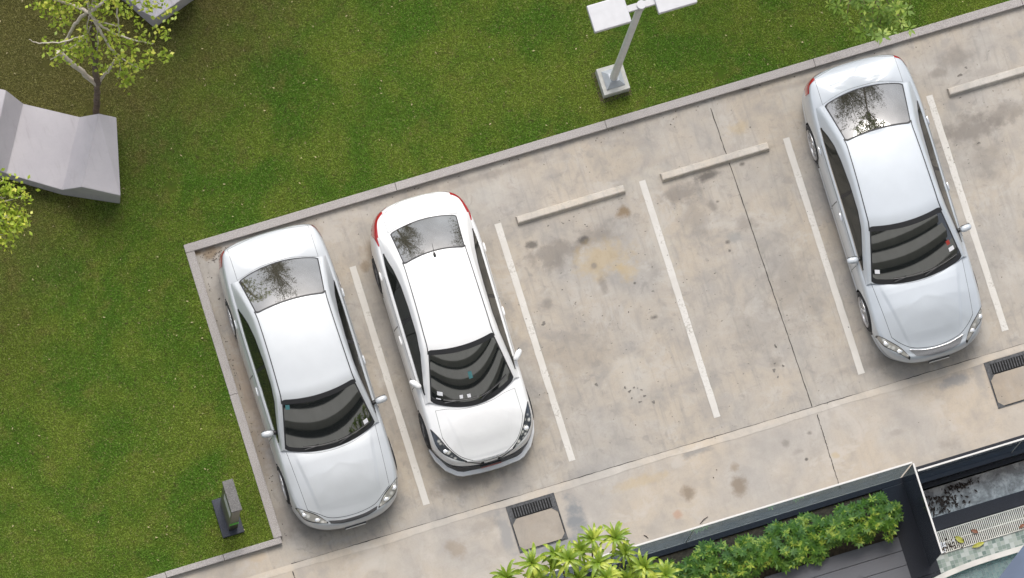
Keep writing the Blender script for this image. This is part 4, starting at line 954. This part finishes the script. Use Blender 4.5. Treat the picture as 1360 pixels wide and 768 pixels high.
# tree above the frame whose lowest branch hangs over the kerb
bx = at(1130, -85, LZ)
leafy_tree('green broad leaved branch hanging over the kerb above the lone silver car', bx, [bx, at(1135, -95, 1.6), at(1140, -70, 3.0)],
  [(at(1110, 12, 3.2), .6), (at(1126, 18, 3.1), .5), (at(1140, 5, 3.3), .6), (at(1150, 12, 3.2), .5), (at(1148, 38, 3.0), .6), (at(1160, 30, 3.1), .8), (at(1170, 38, 2.9), .7), (at(1170, 47, 2.8), .3), (at(1185, 12, 3.2), .8), (at(1178, 28, 3.0), .9), (at(1195, 25, 3.1), .9), (at(1200, 38, 3.0), .4), (at(1168, 8, 3.3), .7), (at(1143, 40, 2.9), .3), (at(1190, 5, 3.4), .7), (at(1140, -40, 3.8), 1.2), (at(1180, -50, 3.9), 1.2), (at(1100, -60, 3.9), 1.2), (at(1150, -100, 4.3), 1.3), (at(1080, -110, 4.2), 1.2), (at(1210, -100, 4.2), 1.2)],
  M['leaf_mid'], .13, .05, 5, .085, 'stem_brown', .05, whorl=True)
# taller trees beyond the top of the picture (they show in the rear windows)
for (x, yy, h, lab) in ((-.9, 12.6, 6.3, 'dark tree beyond the lawn seen mirrored in the first car rear window'), (-.2, 17.8, 6.2, 'dark tree beyond the lawn seen mirrored in the white car rear window'), (8.3, 12.4, 5.9, 'dark spreading tree beyond the lawn seen mirrored in the lone silver car'), (11.3, 15.5, 6.6, 'dark tree beyond the lawn standing past the lone silver car')):
    cp = []
    for i in range(150 if 8 < x < 9 else 80):
        a = rng.uniform(0, 2 * pi); rr = (2.7 if 8 < x < 9 else 1.9) * sqrt(rng.uniform()); cp.append(((x + rr * cos(a), yy + rr * sin(a), h + rng.uniform(-2.8, 2.8)), rng.uniform(.7, 1.3)))
    leafy_tree(lab, (x, yy, LZ), [(x, yy, LZ), (x + .05, yy, h * .4), (x - .05, yy + .1, h - 1.2)], cp, M['leaf_dark'], .15, .08, 20, .22, 'bark', .13)

# long-leaved rosettes of the tree at the bottom edge
def rosette_leaf(n=7):
    pass
def rosettes():
    base = at(800, 905, 0.0); base[2] = 0
    r = empty('rosette_tree', base); tag(r, 'bright green tree with rosettes of long leaves at the bottom edge over the glass fence', 'tree')
    o = base; V = []; F = []; b = MB(); hub = at(790, 840, 2.2) - o
    limb(b, [(0, 0, 0), (hub[0] * .5, hub[1] * .5, 1.1), hub], .07, .05, 10, .01); b.build('trunk', M['bark'], r, True, 60)
    st = MB()
    spots = [(787, 717, 3.5, 1.0), (818, 716, 3.45, 1.05), (830, 737, 3.3, .9), (706, 748, 3.4, 1.05), (737, 738, 3.4, .95), (757, 744, 3.5, 1.1), (795, 748, 3.45, 1.1), (674, 768, 3.3, 1.05), (775, 735, 3.1, .9), (730, 758, 3.2, 1.0), (858, 755, 3.3, 1.1), (884, 765, 3.3, 1.1), (712, 772, 3.1, 1.0), (830, 770, 3.1, 1.0), (768, 768, 3.3, 1.0), (805, 770, 3.5, 1.05), (690, 790, 3.1, 1.0), (740, 795, 3.3, 1.1), (785, 800, 3.6, 1.1), (850, 795, 3.3, 1.1), (895, 800, 3.2, 1.1), (640, 800, 3.0, 1.0), (760, 830, 3.7, 1.1), (820, 830, 3.6, 1.1), (700, 835, 3.4, 1.1), (880, 840, 3.4, 1.1), (845, 757, 3.0, .8)]
    for (px, py, z, k) in spots:
        c = at(px, py, z) - o; mid = (hub + c) / 2 + np.array([0, 0, -.15]); limb(st, [hub, mid, c], .022, .012, 6, .01)
        m_ = random.randint(17, 23); ph = random.uniform(0, 6.28); tilt = rng.normal(size=2) * .45 + np.array([.1, .35])
        for i in range(m_):
            a = ph + 2.399 * i; ring = i / m_; Ln = k * random.uniform(.27, .40) * (1 - .3 * (1 - ring)); wd = Ln * random.uniform(.15, .20); a += random.uniform(-.25, .25); el0 = 1.3 - .95 * ring + random.uniform(-.25, .25)
            h = np.array([cos(a), sin(a), 0]); sd = np.array([-sin(a), cos(a), 0]); nseg = 7; p = c.copy(); el = el0; rows_ = []
            for j in range(nseg + 1):
                t = j / nseg; w = wd * (sin(pi * min(1, (t * .93 + .07)) ** .85)) ** .8 * .5 if 0 < j < nseg else wd * .06
                d = h * cos(el) + np.array([0, 0, 1]) * sin(el); nn = -h * sin(el) + np.array([0, 0, 1]) * cos(el)
                off = np.array([tilt[0], tilt[1], 0]) * (p - c)[2] * .6
                rows_.append((p + off - sd * w + nn * w * .3, p + off, p + off + sd * w + nn * w * .3)); p = p + d * Ln / nseg; el -= random.uniform(.16, .38)
            b0 = len(V)
            for q in rows_: V += list(q)
            for j in range(nseg):
                for s in (0, 1): F.append((b0 + 3 * j + s, b0 + 3 * j + s + 1, b0 + 3 * j + s + 4, b0 + 3 * j + s + 3))
    st.build('branches', M['stem_brown'], r, True, 60)
    c = fast_mesh('crown', np.array(V), np.array(F), M['leaf_rosette'], r); c.data.polygons.foreach_set('use_smooth', np.ones(len(F), bool))
rosettes()

# hedge in the planter
def hedge():
    r = empty('hedge', (5.0, -2.2, 0)); tag(r, 'low dense green hedge in the planter between the glass fence and the grey deck', 'hedge')
    Cc = []; Dd = []; Uu = []; Ls = []; Ws = []; st = MB()
    for i in range(1500):
        x = rng.uniform(.2, 7.02); yc = -2.25; half = .31 + .06 * sin(x * 5) + .05 * sin(x * 11.3 + 1); t = rng.uniform(-1, 1); yy = yc + t * half - .02
        if x > 6.85 and abs(t) > .55: continue
        top = .50 + .1 * sin(x * 3.1 + .5) + .07 * sin(x * 8.7); z = top * sqrt(max(0, 1 - t ** 4 * .75)) * rng.uniform(.62, 1.06)
        nl = random.randint(6, 9); ph = rng.uniform(0, 6.28); s = rng.uniform(.8, 1.25); tl = rng.normal(size=2) * .35 + np.array([0, t * .5])
        for k in range(nl):
            a = ph + 2 * pi * k / nl; el = rng.uniform(-.1, .55); d = np.array([cos(a) * cos(el) + 0, sin(a) * cos(el), sin(el)]); nrm = np.array([tl[0], tl[1], 1.0]); d = d - nrm * (d @ nrm) / (nrm @ nrm) * .6; d /= np.linalg.norm(d)
            Cc.append((x - 5, yy + 2.2, z)); Dd.append(d); Uu.append(nrm / np.linalg.norm(nrm)); Ls.append(.085 * s * rng.uniform(.8, 1.2)); Ws.append(.034 * s)
        if i % 12 == 0: st.tube([(x - 5 + rng.normal() * .04, (yy + 2.2) * .7, -.02), (x - 5, yy + 2.2, z)], .006, 5)
    V, F = leaf_quads(np.array(Cc), np.array(Dd), np.array(Uu), np.array(Ls), np.array(Ws))
    fast_mesh('foliage', V, F, M['leaf_hedge'], r); st.build('stems', M['stem_brown'], r)
hedge()

# ------------------------------------------------------------------ terrace, planter, glass fence, pool edge
b = MB(); b.box((0, -2.62, -.5), (6.91, -1.845, -.03)); pl = struct(b.build('planting_bed', M['dirt']))
b = MB(); b.box((-40, -1.84, -.6), (7.27, -1.752, .012), .004); struct(b.build('granite_kerb', M['granite']))
b = MB(); b.box((6.915, -3.34, -.6), (7.40, -1.843, .016), .004); struct(b.build('granite_ledge', M['granite']))
def fence(name_label, p0, p1, pm, joints, z0=-.02, zt=1.58, nm='glass_balustrade'):
    p0 = np.array(p0); p1 = np.array(p1); L = np.linalg.norm(p1 - p0); d = (p1 - p0) / L; a = math.atan2(d[1], d[0])
    r = empty(nm, (p0[0], p0[1], 0), a); tag(r, name_label, 'glass fence', 'glass fence runs round the terrace')
    js = [0] + joints + [L]
    for i in range(len(js) - 1):
        b = MB(); b.box((js[i] + (.006 if i else 0), -.007, z0), (js[i + 1] - .006, .007, zt), .001); b.build('glass_panel', M[pm], r)
        if i: b2 = MB(); b2.box((js[i] - .005, -.008, z0), (js[i] + .005, .008, zt)); b2.build('panel_seal', M['grating'], r)
    b = MB(); b.box((0, -.014, zt), (L, .014, zt + .03), .004); b.build('top_rail', M['rail'], r)
FA = at(1212, 614, 1.61); FB = at(1252, 735, 1.61); FC0 = at(1222, 627, 1.61); FC1 = at(1360, 580, 1.61); yA = FA[1]; xB = (FA[0] + FB[0]) / 2; yC = (FC0[1] + FC1[1]) / 2
print('fences', FA, FB, FC0, FC1)
fence('long tinted glass fence with white top rail between the road and the hedge', (-12, yA), (xB - .012, yA), 'panel', [7.4, 10.0, 12.6, 15.72 - .0])
fence('short tinted glass fence with white rail running down beside the pool grating', (xB, yA - .02), (xB, FB[1]), 'panel_dark', [])
fence('tinted glass fence with white rail along the road above the litter trough', (xB + .03, yC), (16.0, yC), 'panel', [1.72, 4.2], .25)
b = MB(); b.box((xB + .02, yC - .07, -.6), (40, yC + .07, .25), .004); struct(b.build('granite_upstand', M['granite']))
b = MB(); b.box((7.404, -2.03, -.9), (40, -1.66, .012), .004); struct(b.build('granite_kerb', M['granite']))
b = MB(); b.add([(7.404, -2.03, 0), (40, -2.03, 0), (40, -2.03, -.22), (7.404, -2.03, -.22), (40, -2.50, -.22), (7.404, -2.50, -.22), (40, -2.50, 0), (7.404, -2.50, 0)], [(0, 1, 2, 3)[::-1], (5, 4, 6, 7)[::-1], (3, 5, 7, 0)])
struct(b.build('trough_wall', M['trough_wall']))
b = MB(); b.add([(7.404, -2.03, -.219), (40, -2.03, -.219), (40, -2.50, -.219), (7.404, -2.50, -.219)], [(0, 3, 2, 1)]); struct(b.build('trough_floor', M['trough']))
b = MB(); b.box((7.404, -2.72, -.6), (40, -2.50, .015), .004); struct(b.build('granite_kerb', M['granite']))
# grating
g = empty('overflow_grating', (7.404, -3.09, 0)); tag(g, 'cream slotted overflow grating along the pool edge beside dark granite', 'grating')
b = MB(); 
for i in range(110): b.box((.01 + i * .031, .012, .0), (.01 + i * .031 + .016, .345, .02))
b.build('slats', M['grating'], g)
b = MB(); b.box((0, 0, -.02), (3.45, .012, .022)); b.box((0, .345, -.02), (3.45, .358, .022)); b.box((0, .165, -.02), (3.45, .178, .0215)); b.box((.29, .013, -.02), (.31, .344, .0225)); b.build('frame', M['grating'], g)
b = MB(); b.box((7.404, -3.09, -.3), (40, -2.722, -.05)); struct(b.build('overflow_channel', M['void']))
b = MB(); b.box((7.30, -3.60, -.6), (40, -3.092, -.01)); 
# pool rim: everything on the land side of a gentle arc
def arc(n=40, off=0.0):
    P = cr([(6.1, -4.1), (6.55, -3.74), (6.95, -3.53), (7.3, -3.405), (7.75, -3.345), (8.3, -3.325), (9.2, -3.34), (10.5, -3.42), (13, -3.7)], 8); t = np.gradient(P, axis=0); nn = np.stack([t[:, 1], -t[:, 0]], 1); nn /= np.linalg.norm(nn, axis=1)[:, None]
    return P + nn * off
A0 = arc(); A1 = arc(off=.085)
V = [(x, yy, .012) for x, yy in A0] + [(x, yy, .012) for x, yy in A1] + [(x, yy, -.08) for x, yy in A0] + [(x, yy, -.08) for x, yy in A1]; n = len(A0)
F = [(i, n + i, n + i + 1, i + 1)[::-1] for i in range(n - 1)] + [(i, i + 1, 2 * n + i + 1, 2 * n + i)[::-1] for i in range(n - 1)] + [(n + i, n + i + 1, 3 * n + i + 1, 3 * n + i) for i in range(n - 1)]
struct(obj('pool_coping', V, F, M['coping'], None, True, 40))
V = [(x, -3.092, -.005) for x, yy in A0 if x > 7.25] + [(x, yy, -.005) for x, yy in A0 if x > 7.25]; n = len(V) // 2
struct(obj('pool_rim', V, [(i, i + 1, n + i + 1, n + i)[::-1] for i in range(n - 1)], M['mosaic']))
V = [(x, yy, -.08) for x, yy in A1] + [(x, yy - .02, -.55) for x, yy in A1] + [(x, yy - 5, -.55) for x, yy in A1]; n = len(A1)
struct(obj('pool_floor', V, [(i, i + 1, n + i + 1, n + i)[::-1] for i in range(n - 1)] + [(n + i, n + i + 1, 2 * n + i + 1, 2 * n + i)[::-1] for i in range(n - 1)], M['mosaic_pool']))
V = [(x, yy, -.10) for x, yy in A1] + [(x, yy - 5, -.10) for x, yy in A1]
struct(obj('pool_water', V, [(i, i + 1, n + i + 1, n + i)[::-1] for i in range(n - 1)], M['water']))
# canopy corner over the pool
cn = empty('canopy', (8.4, -4.2, 0)); tag(cn, 'blue grey metal canopy corner over the pool in the bottom right corner', 'canopy')
p = [at(1324, 771, 3.0), at(1364, 719, 3.0)]; q = [(p[0][0], p[0][1]), (p[0][0] + .5, p[0][1] - 2.2), (p[1][0] + 2.4, p[1][1] - 1.4), (p[1][0], p[1][1])]
b = MB(); b.prism([(x - 8.4, yy + 4.2) for x, yy in q], 2.92, 3.0); b.build('roof', M['canopy'], cn)
b = MB(); b.tube([(1.2, -1.0, -.5), (1.2, -1.0, 2.92)], .06, 14); b.build('post', M['canopy'], cn, True, 40)
# deck boards
dk = MB()
ys = [-2.625, -2.86, -3.095, -3.33, -3.565, -3.8, -4.035]
for i in range(len(ys) - 1):
    dk.box((4.62 if i else 4.72, ys[i + 1] + .004, -.03), (6.925, ys[i] - .004, .045), .003)
struct(dk.build('deck', M['deck']))
b = MB(); b.box((1.5, -4.1, -.3), (6.93, -2.622, -.035)); struct(b.build('deck_base', M['void']))
b = MB(); b.box((1.5, -4.1, -.03), (4.615, -2.63, .03)); struct(b.build('turf', M['turf']))
b = MB(); b.box((6.935, -3.40, -.5), (7.4, -3.345, .01)); struct(b.build('granite_edge', M['granite']))
b = MB(); b.box((-60, -16.6, -.5), (1.49, -2.63, -.01)); b.box((1.5, -16.6, -.5), (6.0, -4.11, -.011)); b.box((6.0, -16.6, -.5), (60, -8.8, -.012)); struct(b.build('terrace', M['terrace']))
b = MB(); b.box((-40, -2.62, -.5), (0, -1.81, -.02)); struct(b.build('planting_bed', M['dirt']))

# litter in the trough, leaves on the grating
V = []; F = []
for i in range(210):
    u = rng.uniform(); 
    if i < 150: x = 7.45 + abs(rng.normal()) * .22 + (.05 if i % 2 else .3); yy = -2.28 + rng.normal() * .07 - .10 * (i % 3 == 0)
    else: x = 8.15 + rng.normal() * .12; yy = -2.12 + rng.normal() * .022
    yy = min(max(yy, -2.46), -2.06); x = max(x, 7.43)
    a = rng.uniform(0, 6.28); L = rng.uniform(.03, .085); w = L * .38; z = -.212 + rng.uniform(0, .035)
    h = np.array([cos(a), sin(a), rng.normal() * .25]); s = np.array([-sin(a), cos(a), rng.normal() * .2]); p = np.array([x, yy, z]); b0 = len(V)
    V += [p - h * L / 2, p + s * w / 2 + [0, 0, .01], p + h * L / 2, p - s * w / 2 + [0, 0, .01]]; F.append((b0, b0 + 1, b0 + 2, b0 + 3))
o = fast_mesh('leaf_litter', np.array(V), np.array(F), M['litter']); o['kind'] = 'stuff'; o['label'] = 'dark dead leaves lying in the concrete trough'; o['category'] = 'leaf litter'
def fallen(px, py, z, L, W, ang, mat, label):
    c = at(px, py, z); b = MB(); n = 8; V = []
    for i in range(n + 1):
        t = i / n; w = W / 2 * sin(pi * t) ** .8; x = (t - .5) * L; zz = .012 + .02 * sin(pi * t)
        for s in (-1, 0, 1): V.append((x, s * w, zz + abs(s) * .012))
    F = [(3 * i + s, 3 * i + 3 + s, 3 * i + 4 + s, 3 * i + 1 + s) for i in range(n) for s in (0, 1)]
    o = obj('fallen_leaf', V, F, M[mat], None, True); o.location = tuple(c); o.rotation_euler = (0, 0, ang); tag(o, label, 'leaf', 'fallen leaves on the pool edge')
fallen(1274, 717, .02, .17, .085, -.9, 'leaf_yellow', 'yellow green fallen leaf lying on the cream grating')
fallen(1299, 724, .0, .22, .07, .1, 'leaf_yellow', 'long yellow green fallen leaf lying on the mosaic edge below the grating')
fallen(1294, 706, .02, .13, .06, -.6, 'leaf_brown', 'reddish brown fallen leaf lying on the middle of the grating')
fallen(1357, 699, .02, .12, .05, .3, 'leaf_brown', 'brown fallen leaf at the right edge of the grating')
V = []; F = []
for i in range(60):
    x = 7.44 + abs(rng.normal()) * .16; yy = -3.05 + rng.normal() * .05 + .05; a = rng.uniform(0, 6.28); L = rng.uniform(.02, .05); b0 = len(V)
    h = np.array([cos(a), sin(a), 0]) * L / 2; s = np.array([-sin(a), cos(a), .2]) * L * .3; p = np.array([x, max(yy, -3.08), .028 + rng.uniform(0, .01)]); V += [p - h, p + s, p + h, p - s]; F.append((b0, b0 + 1, b0 + 2, b0 + 3))
o = fast_mesh('leaf_litter', np.array(V), np.array(F), M['litter']); o['kind'] = 'stuff'; o['label'] = 'dark leaf scraps gathered at the corner end of the cream grating'; o['category'] = 'leaf litter'
V = []; F = []
for i in range(26):
    x = 7.44 + abs(rng.normal()) * .13; yy = -2.98 + rng.normal() * .06; a = rng.uniform(0, 6.28); L = rng.uniform(.03, .05); b0 = len(V)
    h = np.array([cos(a), sin(a), 0]) * L / 2; s = np.array([-sin(a), cos(a), .1]) * L * .35; p = np.array([x, max(yy, -3.08), .036 + rng.uniform(0, .01)]); V += [p - h, p + s, p + h, p - s]; F.append((b0, b0 + 1, b0 + 2, b0 + 3))
o = fast_mesh('fallen_petals', np.array(V), np.array(F), M['paper']); o['kind'] = 'stuff'; o['label'] = 'white fallen petals at the corner end of the cream grating'; o['category'] = 'petals'
V = []; F = []
w0 = [(-8, -2.5, .3, 10), (-2.4, 12, 5.1, 9)]
for i in range(420):
    x0, x1, y0, y1 = w0[0 if i % 2 else 1]; x = rng.uniform(x0, x1); yy = rng.uniform(y0, y1); a = rng.uniform(0, 6.28); L = rng.uniform(.018, .05); b0 = len(V)
    h = np.array([cos(a), sin(a), rng.normal() * .3]) * L / 2; t = np.array([-sin(a), cos(a), rng.normal() * .3]) * L * .2; p = np.array([x, yy, LZ + .035]); V += [p - h, p + t, p + h, p - t]; F.append((b0, b0 + 1, b0 + 2, b0 + 3))
o = fast_mesh('lawn_litter', np.array(V), np.array(F), M['straw']); o['kind'] = 'stuff'; o['label'] = 'pale dry leaf specks scattered over the lawn'; o['category'] = 'leaf litter'
V = []; F = []
for i in range(260):
    k = i % 4
    if k == 0: x = rng.uniform(-2.25, 11); yy = 4.87 - abs(rng.normal()) * .07
    elif k == 1: x = -2.29 + abs(rng.normal()) * .06; yy = rng.uniform(.1, 4.8)
    elif k == 2: x = rng.uniform(-2, 11); yy = rng.uniform(-1.6, 4.8)
    else: x = -2.0 + rng.normal() * .14; yy = 4.72 + rng.normal() * .05; x = max(x, -2.28)
    a = rng.uniform(0, 6.28); L = rng.uniform(.010, .030); b0 = len(V); h = np.array([cos(a), sin(a), .1]) * L / 2; t = np.array([-sin(a), cos(a), .1]) * L * .3; p = np.array([x, min(yy, 4.87), .010]); V += [p - h, p + t, p + h, p - t]; F.append((b0, b0 + 1, b0 + 2, b0 + 3))
o = fast_mesh('grit', np.array(V), np.array(F), M['litter']); o['kind'] = 'stuff'; o['label'] = 'dark grit and leaf crumbs scattered along the kerbs and over the concrete'; o['category'] = 'grit'
# twigs and pebbles on the concrete
def twig(px, py, L, a, label):
    c = at(px, py, .01); b = MB(); b.tube([(-L / 2, 0, .0), (0, rng.normal() * .012, .006), (L / 2, 0, .0)], [.006, .007, .004], 5); o = b.build('twig', M['litter']); o.location = tuple(c); o.rotation_euler = (0, 0, a); tag(o, label, 'twig', 'twigs on the concrete')
twig(990, 118, .16, -.2, 'dark twig lying on the concrete below the lamp post kerb')
twig(935, 691, .17, .45, 'brown twig lying on the road beside the long glass fence')
twig(858, 713, .09, -.9, 'thin twig lying on the road near the left end of the glass fence')

# ------------------------------------------------------------------ the apartment tower the picture is taken from (it shows in the windscreens)
def tower():
    r = empty('apartment_tower', (4, -17.5, 0)); tag(r, 'tall apartment tower with pale balcony slabs mirrored in the car windscreens', 'building')
    b = MB(); b.box((-26, -14, -.9), (22, -.9, 139)); b.build('wall', M['twr_glass'], r)
    s = MB()
    for i in range(1, 38): s.box((-27, -.92, i * 3.7 - .6), (23, .25, i * 3.7 + 1.2), 0)
    s.build('balcony_slab', M['twr_slab'], r)
tower()

# ------------------------------------------------------------------ light
w = bpy.data.worlds.new('World'); scene.world = w; w.use_nodes = True
nt = w.node_tree; bg = nt.nodes['Background']
SUN_EL, SUN_AZ = radians(56), radians(78)       # azimuth measured from +X toward +Y
sky = nt.nodes.new('ShaderNodeTexSky'); sky.sky_type = 'NISHITA'; sky.sun_disc = False; sky.sun_elevation = SUN_EL; sky.sun_rotation = radians(90) - SUN_AZ; sky.air_density = 1.0; sky.dust_density = 3.0
hs = nt.nodes.new('ShaderNodeHueSaturation'); hs.inputs['Saturation'].default_value = .42
tc = nt.nodes.new('ShaderNodeTexCoord'); nz = nt.nodes.new('ShaderNodeTexNoise'); nz.inputs['Scale'].default_value = 2.2; nz.inputs['Detail'].default_value = 6; nz.inputs['Roughness'].default_value = .55
mr = nt.nodes.new('ShaderNodeMapRange'); mr.inputs[1].default_value = .35; mr.inputs[2].default_value = .7; mr.inputs[3].default_value = .75; mr.inputs[4].default_value = 1.35
mm = nt.nodes.new('ShaderNodeMix'); mm.data_type = 'RGBA'; mm.blend_type = 'MULTIPLY'; mm.inputs[0].default_value = 1
nt.links.new(tc.outputs['Generated'], nz.inputs['Vector']); nt.links.new(nz.outputs[0], mr.inputs[0]); nt.links.new(sky.outputs[0], hs.inputs['Color']); nt.links.new(hs.outputs[0], mm.inputs[6]); nt.links.new(mr.outputs[0], mm.inputs[7]); nt.links.new(mm.outputs[2], bg.inputs['Color'])
bg.inputs['Strength'].default_value = .14
sl = bpy.data.lights.new('sun', 'SUN'); sl.energy = 1.25; sl.angle = radians(30); sl.color = (1, .95, .88); so = bpy.data.objects.new('sun', sl); COL.objects.link(so)
dv = Vector((cos(SUN_EL) * cos(SUN_AZ), cos(SUN_EL) * sin(SUN_AZ), sin(SUN_EL))); so.rotation_euler = dv.to_track_quat('Z', 'Y').to_euler(); so.location = (0, 0, 150)
vs = scene.view_settings; vs.view_transform = 'Standard'; vs.look = 'None'; vs.gamma = 1; vs.exposure = .63; vs.use_curve_mapping = False
scene.cycles.max_bounces = 6; scene.cycles.use_denoising = True
